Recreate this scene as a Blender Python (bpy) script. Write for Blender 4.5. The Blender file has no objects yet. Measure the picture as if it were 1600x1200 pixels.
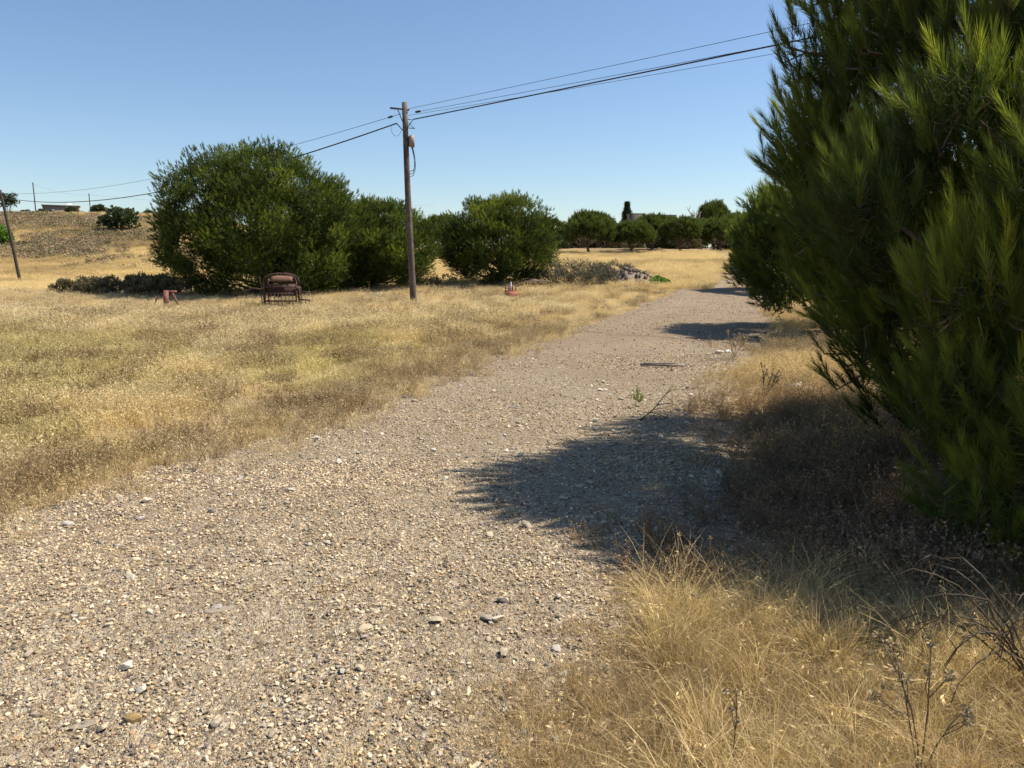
import bpy, bmesh, math
import numpy as np
from mathutils import Vector, Matrix, Euler

# ------------------------------------------------------------------ camera, sky, sun, exposure
sc = bpy.context.scene
R = math.radians
SUN_EL, SUN_AZ = R(56.0), R(77.0)          # azimuth measured from +Y (view direction) towards +X

cam_d = bpy.data.cameras.new('camera')
cam = bpy.data.objects.new('camera', cam_d)
sc.collection.objects.link(cam)
cam.location = (0, 0, 1.65)
cam.rotation_euler = (R(90 - 9.6), 0, 0)
cam_d.sensor_width = 36.0
cam_d.lens = 26.7
cam_d.clip_start = 0.05
cam_d.clip_end = 3000
cam_d.dof.use_dof = True
cam_d.dof.focus_distance = 11.0
cam_d.dof.aperture_fstop = 16.0
sc.camera = cam

w = bpy.data.worlds.new('World'); sc.world = w; w.use_nodes = True
nt = w.node_tree
sky = nt.nodes.new('ShaderNodeTexSky'); sky.sky_type = 'NISHITA'
sky.sun_disc = False; sky.sun_elevation = SUN_EL; sky.sun_rotation = SUN_AZ
sky.altitude = 50; sky.air_density = 1.0; sky.dust_density = 0.3; sky.ozone_density = 4.2
bg = nt.nodes['Background']; bg.inputs['Strength'].default_value = 0.094
nt.links.new(sky.outputs[0], bg.inputs[0])

sl = bpy.data.lights.new('sun', 'SUN'); sl.energy = 5.0; sl.angle = R(0.53); sl.color = (1.0, 0.93, 0.82)
so = bpy.data.objects.new('sun', sl); sc.collection.objects.link(so)
sdir = Vector((math.sin(SUN_AZ) * math.cos(SUN_EL), math.cos(SUN_AZ) * math.cos(SUN_EL), math.sin(SUN_EL)))
so.rotation_euler = sdir.to_track_quat('Z', 'Y').to_euler()
so.location = sdir * 60

sc.view_settings.view_transform = 'Standard'
sc.view_settings.look = 'None'
sc.view_settings.exposure = 0.58
sc.view_settings.gamma = 1.0
sc.view_settings.use_curve_mapping = False
sc.render.engine = 'CYCLES'
sc.cycles.max_bounces = 7
sc.cycles.diffuse_bounces = 1
sc.cycles.transmission_bounces = 5
sc.cycles.glossy_bounces = 2

C = sc.collection
rng = np.random.default_rng(11)

# ------------------------------------------------------------------ helpers: tags, meshes
def tag(o, label=None, cat=None, group=None, kind=None):
    if label: o['label'] = label
    if cat: o['category'] = cat
    if group: o['group'] = group
    if kind: o['kind'] = kind
    return o

def empty(name, loc=(0, 0, 0), rz=0.0):
    o = bpy.data.objects.new(name, None); C.objects.link(o)
    o.location = loc; o.rotation_euler = (0, 0, rz); o.empty_display_size = 0.1
    return o

def mesh_np(name, V, F, mat=None, tint=None, smooth=False):
    """triangle mesh from arrays"""
    V = np.asarray(V, dtype=np.float32); F = np.asarray(F, dtype=np.int32)
    me = bpy.data.meshes.new(name)
    me.vertices.add(len(V)); me.vertices.foreach_set('co', V.ravel())
    me.loops.add(F.size); me.loops.foreach_set('vertex_index', F.ravel())
    me.polygons.add(len(F))
    k = F.shape[1]
    me.polygons.foreach_set('loop_start', np.arange(0, F.size, k, dtype=np.int32))
    me.polygons.foreach_set('loop_total', np.full(len(F), k, dtype=np.int32))
    if tint is not None:
        a = me.attributes.new('tint', 'FLOAT', 'POINT')
        a.data.foreach_set('value', np.asarray(tint, dtype=np.float32))
    me.update(calc_edges=True)
    if smooth:
        me.polygons.foreach_set('use_smooth', np.ones(len(F), dtype=bool))
    if mat: me.materials.append(mat)
    return me

def obj(name, me, parent=None, loc=None):
    o = bpy.data.objects.new(name, me); C.objects.link(o)
    if parent: o.parent = parent
    if loc is not None: o.location = loc
    return o

class MB:
    """collects triangles from boxes, tubes, needles ..."""
    def __init__(s): s.V = []; s.F = []; s.T = []; s.n = 0
    def add(s, V, F, t=0.5):
        V = np.asarray(V, dtype=np.float32).reshape(-1, 3); F = np.asarray(F, dtype=np.int32)
        s.V.append(V); s.F.append(F + s.n); s.n += len(V)
        s.T.append(np.full(len(V), t, dtype=np.float32) if np.isscalar(t) else np.asarray(t, dtype=np.float32))
        return s
    def tube(s, pts, rad, k=7, t=0.5, cap=True):
        P = np.asarray(pts, float); n = len(P)
        rad = np.full(n, rad) if np.isscalar(rad) else np.asarray(rad, float)
        T = np.gradient(P, axis=0); T /= np.linalg.norm(T, axis=1)[:, None] + 1e-9
        ref = np.array([0, 0, 1.0]) if abs(T[0][2]) < 0.9 else np.array([1.0, 0, 0])
        a = np.cross(T, ref); a /= np.linalg.norm(a, axis=1)[:, None] + 1e-9
        b = np.cross(T, a)
        th = np.linspace(0, 2 * np.pi, k, endpoint=False)
        V = P[:, None] + rad[:, None, None] * (np.cos(th)[None, :, None] * a[:, None] + np.sin(th)[None, :, None] * b[:, None])
        V = V.reshape(-1, 3); F = []
        for i in range(n - 1):
            for j in range(k):
                q = (i * k + j, i * k + (j + 1) % k, (i + 1) * k + (j + 1) % k, (i + 1) * k + j)
                F += [(q[0], q[1], q[2]), (q[0], q[2], q[3])]
        if cap:
            V = np.vstack([V, P[0], P[-1]]); c0 = n * k
            for j in range(k):
                F += [(c0, (j + 1) % k, j), (c0 + 1, (n - 1) * k + j, (n - 1) * k + (j + 1) % k)]
        return s.add(V, F, t)
    def box(s, c, size, rot=(0, 0, 0), t=0.5):
        M = Euler(rot).to_matrix()
        V = [Vector(c) + M @ Vector((sx * size[0] / 2, sy * size[1] / 2, sz * size[2] / 2))
             for sx in (-1, 1) for sy in (-1, 1) for sz in (-1, 1)]
        Q = [(0, 1, 3, 2), (4, 6, 7, 5), (0, 4, 5, 1), (2, 3, 7, 6), (0, 2, 6, 4), (1, 5, 7, 3)]
        F = []
        for q in Q: F += [(q[0], q[1], q[2]), (q[0], q[2], q[3])]
        return s.add([tuple(v) for v in V], F, t)
    def arrays(s): return np.vstack(s.V), np.vstack(s.F), np.concatenate(s.T)
    def mesh(s, name, mat, smooth=False):
        V, F, T = s.arrays(); return mesh_np(name, V, F, mat, T, smooth)
    def build(s, name, mat, parent=None, smooth=False, loc=None):
        return obj(name, s.mesh(name, mat, smooth), parent, loc)

def nrm(v): return v / (np.linalg.norm(v, axis=-1, keepdims=True) + 1e-9)

_lat = np.random.default_rng(5).random((256, 256))
def vnoise(x, y, s=1.0):
    x = np.asarray(x, float) * s + 91.3; y = np.asarray(y, float) * s + 47.7
    xi = np.floor(x).astype(int); yi = np.floor(y).astype(int); fx = x - xi; fy = y - yi
    fx = fx * fx * (3 - 2 * fx); fy = fy * fy * (3 - 2 * fy)
    g = lambda a, b: _lat[a % 256, b % 256]
    return (g(xi, yi) * (1 - fx) + g(xi + 1, yi) * fx) * (1 - fy) + (g(xi, yi + 1) * (1 - fx) + g(xi + 1, yi + 1) * fx) * fy
def fbm(x, y, s=1.0): return 0.55 * vnoise(x, y, s) + 0.29 * vnoise(x, y, s * 2.13) + 0.16 * vnoise(x, y, s * 4.4)
def sstep(a, b, x):
    t = np.clip((np.asarray(x, float) - a) / (b - a), 0, 1); return t * t * (3 - 2 * t)

# ------------------------------------------------------------------ terrain shape
_ry = np.array([-100, 0, 22, 30, 40, 60, 90, 120, 200, 600, 1500.]); _rz = np.array([0, 0, -.08, .0, .32, 1.15, 2.4, 3.0, 2.5, -2, -20.])
_ly = np.array([-100, 0, 22, 40, 57, 66, 75, 100, 130, 148, 200, 400, 1500.]); _lz = np.array([0, 0, -.08, -.3, -.46, .2, 1.0, 4.2, 8.1, 9.2, 9.4, 6, -20.])
def _sm(y, a, b):
    return sum(np.interp(y + d, a, b) for d in (-4, -2, 0, 2, 4)) / 5
def hz(x, y):
    x = np.asarray(x, float); y = np.asarray(y, float)
    a = -x / np.maximum(y, 1.0)
    wl = sstep(0.24, 0.42, a) * sstep(26, 40, y)
    z = _sm(y, _ry, _rz) * (1 - wl) + _sm(y, _ly, _lz) * wl
    z = z + 0.05 * (vnoise(x, y, 0.35) - 0.5) + 0.5 * (vnoise(x, y, 0.06) - 0.5) * sstep(45, 90, y)
    z = z + 1.1 * (vnoise(x, y, 0.035) - 0.5) * wl * sstep(75, 110, y)
    return z

_cy = np.array([-40, -8, 2.24, 4.75, 7.5, 11, 13.5, 17.9, 25.5, 33, 45, 60, 80, 100, 120.])
_cx = np.array([-26, -8, -2.5, -1.05, 0.05, 1.15, 2.1, 3.9, 6.6, 9.2, 13, 17.6, 21.5, 24, 25.])
_hw = np.array([2.2, 2.2, 2.35, 2.3, 2.05, 2.1, 2.15, 2.35, 2.2, 1.95, 1.75, 1.6, 1.5, 1.5, 1.5])
def track_u(x, y):
    """lateral place on the track, -1 left edge, +1 right edge"""
    cx = np.interp(y, _cy, _cx); hw = np.interp(y, _cy, _hw)
    hw = hw * (0.80 + 0.28 * fbm(x, y, 0.5) + 0.16 * fbm(x, y, 1.9))
    return (x - cx) / hw

# ------------------------------------------------------------------ materials
def mat(name):
    m = bpy.data.materials.new(name); m.use_nodes = True
    n = m.node_tree.nodes; n.clear()
    out = n.new('ShaderNodeOutputMaterial')
    return m, n, m.node_tree.links, out

def ramp(n, stops, interp='LINEAR'):
    r = n.new('ShaderNodeValToRGB'); r.color_ramp.interpolation = interp
    e = r.color_ramp.elements
    while len(e) < len(stops): e.new(0.5)
    for k, (p, c) in enumerate(stops):
        e[k].position = p; e[k].color = (*c, 1)
    return r

def noise(n, l, scale, detail=4, rough=0.6, vec=None):
    t = n.new('ShaderNodeTexNoise'); t.inputs['Scale'].default_value = scale
    t.inputs['Detail'].default_value = detail; t.inputs['Roughness'].default_value = rough
    if vec: l.new(vec, t.inputs['Vector'])
    return t

def mixc(n, l, fac, a, b, mode='MIX'):
    m = n.new('ShaderNodeMix'); m.data_type = 'RGBA'; m.blend_type = mode
    for s, v in ((m.inputs[0], fac), (m.inputs[6], a), (m.inputs[7], b)):
        if isinstance(v, (int, float)): s.default_value = v
        elif isinstance(v, tuple): s.default_value = (*v, 1)
        else: l.new(v, s)
    return m.outputs[2]

def simple(name, stops, scale=8, rough=0.8, bump=0.3, metal=0.0, bscale=None, dist=0.01):
    m, n, l, out = mat(name)
    tc = n.new('ShaderNodeTexCoord')
    t = noise(n, l, scale, 6, 0.65, tc.outputs['Object'])
    r = ramp(n, stops); l.new(t.outputs['Fac'], r.inputs[0])
    b = n.new('ShaderNodeBsdfPrincipled'); b.inputs['Roughness'].default_value = rough
    b.inputs['Metallic'].default_value = metal
    l.new(r.outputs[0], b.inputs['Base Color'])
    t2 = noise(n, l, bscale or scale * 3, 5, 0.7, tc.outputs['Object'])
    bp = n.new('ShaderNodeBump'); bp.inputs['Strength'].default_value = bump; bp.inputs['Distance'].default_value = dist
    l.new(t2.outputs['Fac'], bp.inputs['Height']); l.new(bp.outputs[0], b.inputs['Normal'])
    l.new(b.outputs[0], out.inputs[0])
    return m

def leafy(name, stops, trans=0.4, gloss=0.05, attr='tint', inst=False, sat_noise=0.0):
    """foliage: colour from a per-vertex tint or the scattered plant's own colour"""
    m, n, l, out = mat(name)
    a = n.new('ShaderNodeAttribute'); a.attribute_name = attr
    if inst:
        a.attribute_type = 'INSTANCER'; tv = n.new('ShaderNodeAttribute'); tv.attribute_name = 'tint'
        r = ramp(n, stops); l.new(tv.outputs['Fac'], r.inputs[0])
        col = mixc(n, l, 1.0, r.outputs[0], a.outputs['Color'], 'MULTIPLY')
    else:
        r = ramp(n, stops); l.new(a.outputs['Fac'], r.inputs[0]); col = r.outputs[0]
    d = n.new('ShaderNodeBsdfDiffuse'); l.new(col, d.inputs[0])
    t = n.new('ShaderNodeBsdfTranslucent')
    tcol = mixc(n, l, 1.0, col, (1.15, 1.12, 0.72), 'MULTIPLY'); l.new(tcol, t.inputs[0])
    mx = n.new('ShaderNodeMixShader'); mx.inputs[0].default_value = trans
    l.new(d.outputs[0], mx.inputs[1]); l.new(t.outputs[0], mx.inputs[2])
    g = n.new('ShaderNodeBsdfGlossy'); g.inputs['Roughness'].default_value = 0.55
    g.inputs['Color'].default_value = (0.85, 0.88, 0.8, 1)
    m2 = n.new('ShaderNodeMixShader'); m2.inputs[0].default_value = gloss
    l.new(mx.outputs[0], m2.inputs[1]); l.new(g.outputs[0], m2.inputs[2])
    l.new(m2.outputs[0], out.inputs[0])
    return m

def ground_mat():
    m, n, l, out = mat('dry_soil')
    tc = n.new('ShaderNodeTexCoord'); v = tc.outputs['Object']
    a = noise(n, l, 0.35, 5, 0.6, v); b = noise(n, l, 9, 8, 0.75, v); c = noise(n, l, 70, 4, 0.7, v)
    r1 = ramp(n, [(0.3, (0.20, 0.145, 0.085)), (0.5, (0.32, 0.24, 0.145)), (0.7, (0.42, 0.33, 0.20))])
    l.new(b.outputs['Fac'], r1.inputs[0])
    r2 = ramp(n, [(0.35, (0.78, 0.74, 0.70)), (0.65, (1.12, 1.08, 0.98))]); l.new(a.outputs['Fac'], r2.inputs[0])
    c1 = mixc(n, l, 1.0, r1.outputs[0], r2.outputs[0], 'MULTIPLY')
    r3 = ramp(n, [(0.38, (0.55, 0.52, 0.5)), (0.62, (1.3, 1.27, 1.2))]); l.new(c.outputs['Fac'], r3.inputs[0])
    c2 = mixc(n, l, 1.0, c1, r3.outputs[0], 'MULTIPLY')
    bs = n.new('ShaderNodeBsdfPrincipled'); bs.inputs['Roughness'].default_value = 0.95
    bs.inputs['Specular IOR Level'].default_value = 0.1
    l.new(c2, bs.inputs['Base Color'])
    bp = n.new('ShaderNodeBump'); bp.inputs['Strength'].default_value = 0.8; bp.inputs['Distance'].default_value = 0.03
    l.new(b.outputs['Fac'], bp.inputs['Height']); l.new(bp.outputs[0], bs.inputs['Normal'])
    l.new(bs.outputs[0], out.inputs[0])
    return m

def track_mat():
    m, n, l, out = mat('crushed_gravel')
    tc = n.new('ShaderNodeTexCoord'); v = tc.outputs['Object']
    def cells(scale):
        nz = noise(n, l, scale * 1.3, 2, 0.5, v)
        mv = mixc(n, l, 0.035, v, nz.outputs['Color'], 'ADD')
        vo = n.new('ShaderNodeTexVoronoi'); vo.inputs['Scale'].default_value = scale
        l.new(mv, vo.inputs['Vector']); return vo
    v1 = cells(70); v2 = cells(28)
    sep1 = n.new('ShaderNodeSeparateColor'); l.new(v1.outputs['Color'], sep1.inputs[0])
    sep2 = n.new('ShaderNodeSeparateColor'); l.new(v2.outputs['Color'], sep2.inputs[0])
    st = [(0.0, (0.17, 0.12, 0.072)), (0.2, (0.38, 0.285, 0.175)), (0.45, (0.52, 0.405, 0.255)), (0.62, (0.36, 0.295, 0.22)), (0.8, (0.60, 0.485, 0.325)), (1.0, (0.70, 0.60, 0.44))]
    r1 = ramp(n, st); l.new(sep1.outputs[0], r1.inputs[0])
    r2 = ramp(n, st); l.new(sep2.outputs[1], r2.inputs[0])
    big = noise(n, l, 6, 4, 0.6, v)
    rb = ramp(n, [(0.48, (0, 0, 0)), (0.56, (1, 1, 1))]); l.new(big.outputs['Fac'], rb.inputs[0])
    c = mixc(n, l, rb.outputs[0], r1.outputs[0], r2.outputs[0])
    # patches of bare brownish dirt between the stones
    d = noise(n, l, 0.55, 6, 0.7, v)
    rd = ramp(n, [(0.42, (0, 0, 0)), (0.66, (1, 1, 1))]); l.new(d.outputs['Fac'], rd.inputs[0])
    fine = noise(n, l, 120, 3, 0.7, v)
    rf = ramp(n, [(0.35, (0.23, 0.165, 0.105)), (0.65, (0.46, 0.35, 0.235))]); l.new(fine.outputs['Fac'], rf.inputs[0])
    sx = n.new('ShaderNodeSeparateXYZ'); l.new(v, sx.inputs[0])      # the far stretch has lost its gravel
    mr = n.new('ShaderNodeMapRange'); mr.inputs[1].default_value = 6.0; mr.inputs[2].default_value = 17.0; mr.inputs[3].default_value = 0.0; mr.inputs[4].default_value = 0.75
    l.new(sx.outputs[1], mr.inputs[0])
    fm = n.new('ShaderNodeMath'); fm.operation = 'MULTIPLY_ADD'; fm.use_clamp = True; fm.inputs[1].default_value = 0.7
    l.new(rd.outputs[0], fm.inputs[0]); l.new(mr.outputs[0], fm.inputs[2])
    c = mixc(n, l, fm.outputs[0], c, rf.outputs[0])
    bs = n.new('ShaderNodeBsdfPrincipled'); bs.inputs['Roughness'].default_value = 0.9
    bs.inputs['Specular IOR Level'].default_value = 0.15
    l.new(c, bs.inputs['Base Color'])
    h = n.new('ShaderNodeMath'); h.operation = 'MULTIPLY_ADD'; h.inputs[1].default_value = -0.8
    l.new(v1.outputs['Distance'], h.inputs[0]); 
    h2 = n.new('ShaderNodeMath'); h2.operation = 'MULTIPLY'; h2.inputs[1].default_value = -1.2
    l.new(v2.outputs['Distance'], h2.inputs[0]); l.new(h2.outputs[0], h.inputs[2])
    bp = n.new('ShaderNodeBump'); bp.inputs['Strength'].default_value = 1.0; bp.inputs['Distance'].default_value = 0.022
    l.new(h.outputs[0], bp.inputs['Height']); l.new(bp.outputs[0], bs.inputs['Normal'])
    l.new(bs.outputs[0], out.inputs[0])
    return m

def stone_mat(name, inst):
    m, n, l, out = mat(name)
    tc = n.new('ShaderNodeTexCoord')
    if inst:
        a = n.new('ShaderNodeAttribute'); a.attribute_type = 'INSTANCER'; a.attribute_name = 'tint'; col = a.outputs['Color']
    else:
        oi = n.new('ShaderNodeObjectInfo')
        r = ramp(n, [(0.0, (0.30, 0.27, 0.24)), (0.25, (0.47, 0.40, 0.29)), (0.55, (0.60, 0.53, 0.41)), (0.8, (0.38, 0.36, 0.34)), (1.0, (0.66, 0.61, 0.52))])
        l.new(oi.outputs['Random'], r.inputs[0]); col = r.outputs[0]
    nz = noise(n, l, 2.5, 5, 0.7, tc.outputs['Object'])
    r2 = ramp(n, [(0.3, (0.72, 0.68, 0.62)), (0.7, (1.12, 1.1, 1.06))]); l.new(nz.outputs['Fac'], r2.inputs[0])
    c = mixc(n, l, 1.0, col, r2.outputs[0], 'MULTIPLY')
    bs = n.new('ShaderNodeBsdfPrincipled'); bs.inputs['Roughness'].default_value = 0.88
    bs.inputs['Specular IOR Level'].default_value = 0.2
    l.new(c, bs.inputs['Base Color']); l.new(bs.outputs[0], out.inputs[0])
    return m

M = {}
M['soil'] = ground_mat()
M['track'] = track_mat()
M['pebble'] = stone_mat('pebble', True)
M['stone'] = stone_mat('loose_stone', False)
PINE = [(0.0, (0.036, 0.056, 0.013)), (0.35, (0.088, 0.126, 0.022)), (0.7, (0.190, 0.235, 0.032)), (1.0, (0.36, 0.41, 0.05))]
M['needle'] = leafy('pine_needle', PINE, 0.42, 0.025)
M['field_needle'] = leafy('field_pine_needle', [(p, tuple(v * .84 for v in c)) for p, c in PINE], 0.40, 0.02)
M['far_needle'] = leafy('far_pine_needle', [(0.0, (0.045, 0.064, 0.016)), (0.5, (0.105, 0.14, 0.030)), (1.0, (0.18, 0.22, 0.045))], 0.36, 0.02)
M['bark'] = simple('pine_bark', [(0.3, (0.055, 0.038, 0.026)), (0.5, (0.15, 0.10, 0.07)), (0.7, (0.26, 0.20, 0.15))], 14, 0.92, 0.9, bscale=22)
M['grass'] = leafy('dry_grass', [(0.0, (0.62, 0.56, 0.50)), (0.5, (0.95, 0.93, 0.90)), (1.0, (1.15, 1.12, 1.05))], 0.35, 0.03, inst=True)
M['scrubleaf'] = leafy('scrub_leaf', [(0.0, (0.55, 0.52, 0.5)), (1.0, (1.15, 1.12, 1.05))], 0.2, 0.02, inst=True)
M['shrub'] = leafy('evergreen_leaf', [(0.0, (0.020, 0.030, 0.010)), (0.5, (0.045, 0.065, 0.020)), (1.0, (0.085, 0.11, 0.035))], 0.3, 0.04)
M['greyshrub'] = leafy('grey_cushion_leaf', [(0.0, (0.055, 0.052, 0.040)), (0.5, (0.12, 0.115, 0.085)), (1.0, (0.20, 0.19, 0.145))], 0.2, 0.02)
M['fig'] = leafy('bright_leaf', [(0.0, (0.07, 0.14, 0.02)), (1.0, (0.19, 0.33, 0.04))], 0.45, 0.05)
M['paleweed'] = leafy('pale_green_leaf', [(0.0, (0.14, 0.17, 0.06)), (1.0, (0.30, 0.36, 0.11))], 0.4, 0.03)
M['weed'] = leafy('dark_weed', [(0.0, (0.085, 0.066, 0.038)), (0.5, (0.17, 0.14, 0.078)), (1.0, (0.30, 0.25, 0.14))], 0.2, 0.02)
M['drystem'] = leafy('dry_stem', [(0.0, (0.06, 0.042, 0.03)), (0.5, (0.22, 0.16, 0.09)), (1.0, (0.55, 0.44, 0.26))], 0.2, 0.03)
M['pole'] = simple('weathered_pole', [(0.3, (0.06, 0.042, 0.03)), (0.5, (0.115, 0.085, 0.062)), (0.75, (0.19, 0.15, 0.115))], 6, 0.9, 0.6, bscale=30)
M['oldpole'] = simple('dark_creosoted_pole', [(0.3, (0.03, 0.022, 0.017)), (0.7, (0.075, 0.057, 0.045))], 6, 0.9, 0.5, bscale=30)
M['dark'] = simple('dark_metal', [(0.3, (0.03, 0.03, 0.032)), (0.7, (0.07, 0.07, 0.072))], 9, 0.6, 0.15)
M['cable'] = simple('black_cable', [(0.3, (0.018, 0.018, 0.02)), (0.7, (0.035, 0.035, 0.04))], 9, 0.5, 0.05)
M['box'] = simple('grey_box', [(0.3, (0.22, 0.17, 0.14)), (0.7, (0.34, 0.27, 0.23))], 9, 0.6, 0.1)
M['rust'] = simple('rusted_steel', [(0.3, (0.028, 0.015, 0.011)), (0.5, (0.065, 0.032, 0.021)), (0.72, (0.14, 0.068, 0.04))], 11, 0.85, 0.4)
M['rusthood'] = simple('rusted_sheet', [(0.3, (0.10, 0.045, 0.028)), (0.5, (0.17, 0.08, 0.05)), (0.72, (0.24, 0.12, 0.075))], 5, 0.8, 0.2)
M['redrust'] = simple('faded_red_paint', [(0.3, (0.13, 0.045, 0.03)), (0.5, (0.24, 0.085, 0.055)), (0.72, (0.34, 0.14, 0.09))], 7, 0.75, 0.2)
M['clay'] = simple('red_clay', [(0.3, (0.30, 0.085, 0.05)), (0.7, (0.44, 0.15, 0.085))], 10, 0.85, 0.3)
M['wood'] = simple('grey_wood', [(0.3, (0.11, 0.085, 0.065)), (0.7, (0.30, 0.25, 0.20))], 16, 0.9, 0.5)
M['white'] = simple('white_debris', [(0.3, (0.55, 0.52, 0.46)), (0.7, (0.80, 0.78, 0.72))], 12, 0.7, 0.3)
M['cream'] = simple('cream_stone', [(0.3, (0.52, 0.45, 0.34)), (0.7, (0.66, 0.59, 0.47))], 14, 0.85, 0.3)
M['paper'] = simple('pale_litter', [(0.3, (0.42, 0.45, 0.48)), (0.7, (0.66, 0.68, 0.70))], 10, 0.6, 0.3)
M['slate'] = simple('brown_slate', [(0.3, (0.20, 0.16, 0.115)), (0.7, (0.34, 0.28, 0.20))], 12, 0.85, 0.3)
M['orange'] = simple('ochre_stone', [(0.3, (0.32, 0.20, 0.075)), (0.7, (0.48, 0.32, 0.14))], 10, 0.85, 0.3)
M['rubble'] = simple('rubble_stone', [(0.3, (0.09, 0.068, 0.05)), (0.5, (0.18, 0.13, 0.095)), (0.7, (0.29, 0.22, 0.16))], 4, 0.9, 0.4)
M['wall'] = simple('brown_render', [(0.3, (0.26, 0.18, 0.125)), (0.7, (0.34, 0.24, 0.17))], 2, 0.85, 0.1)
M['whitewall'] = simple('white_render', [(0.3, (0.66, 0.64, 0.60)), (0.7, (0.78, 0.76, 0.72))], 2, 0.85, 0.1)
M['darkwall'] = simple('dark_stone_wall', [(0.3, (0.07, 0.06, 0.05)), (0.7, (0.15, 0.13, 0.11))], 2, 0.9, 0.2)

# ------------------------------------------------------------------ ground sheet and track
xs = 6 * np.sinh(np.linspace(-5.4, 5.4, 270)); ys = np.concatenate([np.arange(-60, 0, 2.0), 6 * np.sinh(np.linspace(0, 6.0, 310))])
X, Y = np.meshgrid(xs, ys); Z = hz(X, Y)
nx, ny = len(xs), len(ys)
I = (np.arange(ny - 1)[:, None] * nx + np.arange(nx - 1)[None, :]).ravel()
Q = np.stack([I, I + 1, I + nx + 1, I + nx], 1)
g = obj('ground', mesh_np('ground', np.stack([X, Y, Z], -1).reshape(-1, 3), Q, M['soil'], smooth=True))
tag(g, 'dry brown earth of the open field and hillside', kind='structure')

ty = np.concatenate([np.arange(-30, 0, 1.0), np.arange(0, 14, 0.14), np.arange(14, 40, 0.4), np.arange(40, 112, 1.2)])
uu = np.linspace(-1.25, 1.25, 45)
cx = np.interp(ty, _cy, _cx); hw = np.interp(ty, _cy, _hw)
TX = cx[:, None] + uu[None] * hw[:, None]; TY = np.repeat(ty[:, None], len(uu), 1)
ue = np.abs(track_u(TX, TY))
lift = 0.045 * (1 - sstep(0.8, 1.12, ue)) - 0.05 * sstep(1.0, 1.2, ue)
rut = -0.022 * np.exp(-((np.abs(uu)[None] - 0.45) / 0.16) ** 2) * np.ones_like(TX)
micro = 0.016 * (vnoise(TX, TY, 3.1) - 0.5) + 0.010 * (vnoise(TX, TY, 7.3) - 0.5)
TZ = hz(TX, TY) + lift + rut + micro
def track_z(x, y):
    u = (x - np.interp(y, _cy, _cx)) / np.interp(y, _cy, _hw); ue = np.abs(track_u(x, y))
    zt = hz(x, y) + 0.045 * (1 - sstep(0.8, 1.12, ue)) - 0.05 * sstep(1.0, 1.2, ue) - 0.022 * np.exp(-((np.abs(u) - 0.45) / 0.16) ** 2) \
        + 0.016 * (vnoise(x, y, 3.1) - 0.5) + 0.010 * (vnoise(x, y, 7.3) - 0.5)
    return np.where(np.abs(u) < 1.25, np.maximum(zt, hz(x, y)), hz(x, y))
nx, ny = len(uu), len(ty)
I = (np.arange(ny - 1)[:, None] * nx + np.arange(nx - 1)[None, :]).ravel()
Q = np.stack([I, I + 1, I + nx + 1, I + nx], 1)
t = obj('gravel_track', mesh_np('gravel_track', np.stack([TX, TY, TZ], -1).reshape(-1, 3), Q, M['track'], smooth=True))
tag(t, 'pale gravel track curving away to the right', kind='structure')

# ------------------------------------------------------------------ scattering of uncountable stuff (geometry nodes)
def scatter(name, label, P, rot, scl, tint, idx, sources, cat=None):
    n = len(P)
    me = bpy.data.meshes.new(name)
    me.vertices.add(n); me.vertices.foreach_set('co', np.asarray(P, np.float32).ravel())
    def at(nm, ty, arr, key):
        a = me.attributes.new(nm, ty, 'POINT'); a.data.foreach_set(key, np.asarray(arr).ravel())
    at('rot', 'FLOAT_VECTOR', np.asarray(rot, np.float32), 'vector')
    at('scl', 'FLOAT_VECTOR', np.asarray(scl, np.float32), 'vector')
    at('tint', 'FLOAT_VECTOR', np.asarray(tint, np.float32), 'vector')
    at('idx', 'INT', np.asarray(idx, np.int32), 'value')
    o = obj(name, me); tag(o, label, cat, kind='stuff')
    ng = bpy.data.node_groups.new(name + '_nodes', 'GeometryNodeTree')
    ng.interface.new_socket('Geometry', in_out='INPUT', socket_type='NodeSocketGeometry')
    ng.interface.new_socket('Geometry', in_out='OUTPUT', socket_type='NodeSocketGeometry')
    N = ng.nodes; L = ng.links
    gi = N.new('NodeGroupInput'); go = N.new('NodeGroupOutput')
    jn = N.new('GeometryNodeJoinGeometry')
    for s in reversed(sources):
        so_ = bpy.data.objects.new(s.name, s)
        oi = N.new('GeometryNodeObjectInfo'); oi.inputs['Object'].default_value = so_
        ti = N.new('GeometryNodeGeometryToInstance')
        L.new(oi.outputs['Geometry'], ti.inputs[0]); L.new(ti.outputs[0], jn.inputs[0])
    ip = N.new('GeometryNodeInstanceOnPoints'); ip.inputs['Pick Instance'].default_value = True
    def na(nm, ty):
        a = N.new('GeometryNodeInputNamedAttribute'); a.data_type = ty; a.inputs['Name'].default_value = nm
        return a.outputs['Attribute']
    L.new(gi.outputs[0], ip.inputs['Points']); L.new(jn.outputs[0], ip.inputs['Instance'])
    L.new(na('idx', 'INT'), ip.inputs['Instance Index'])
    L.new(na('rot', 'FLOAT_VECTOR'), ip.inputs['Rotation']); L.new(na('scl', 'FLOAT_VECTOR'), ip.inputs['Scale'])
    L.new(ip.outputs[0], go.inputs[0])
    md = o.modifiers.new('scatter', 'NODES'); md.node_group = ng
    return o

def in_view(x, y, m=1.18, pad=1.0): return (np.abs(x) < 0.675 * m * y + pad) & (y > 1.6)

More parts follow.
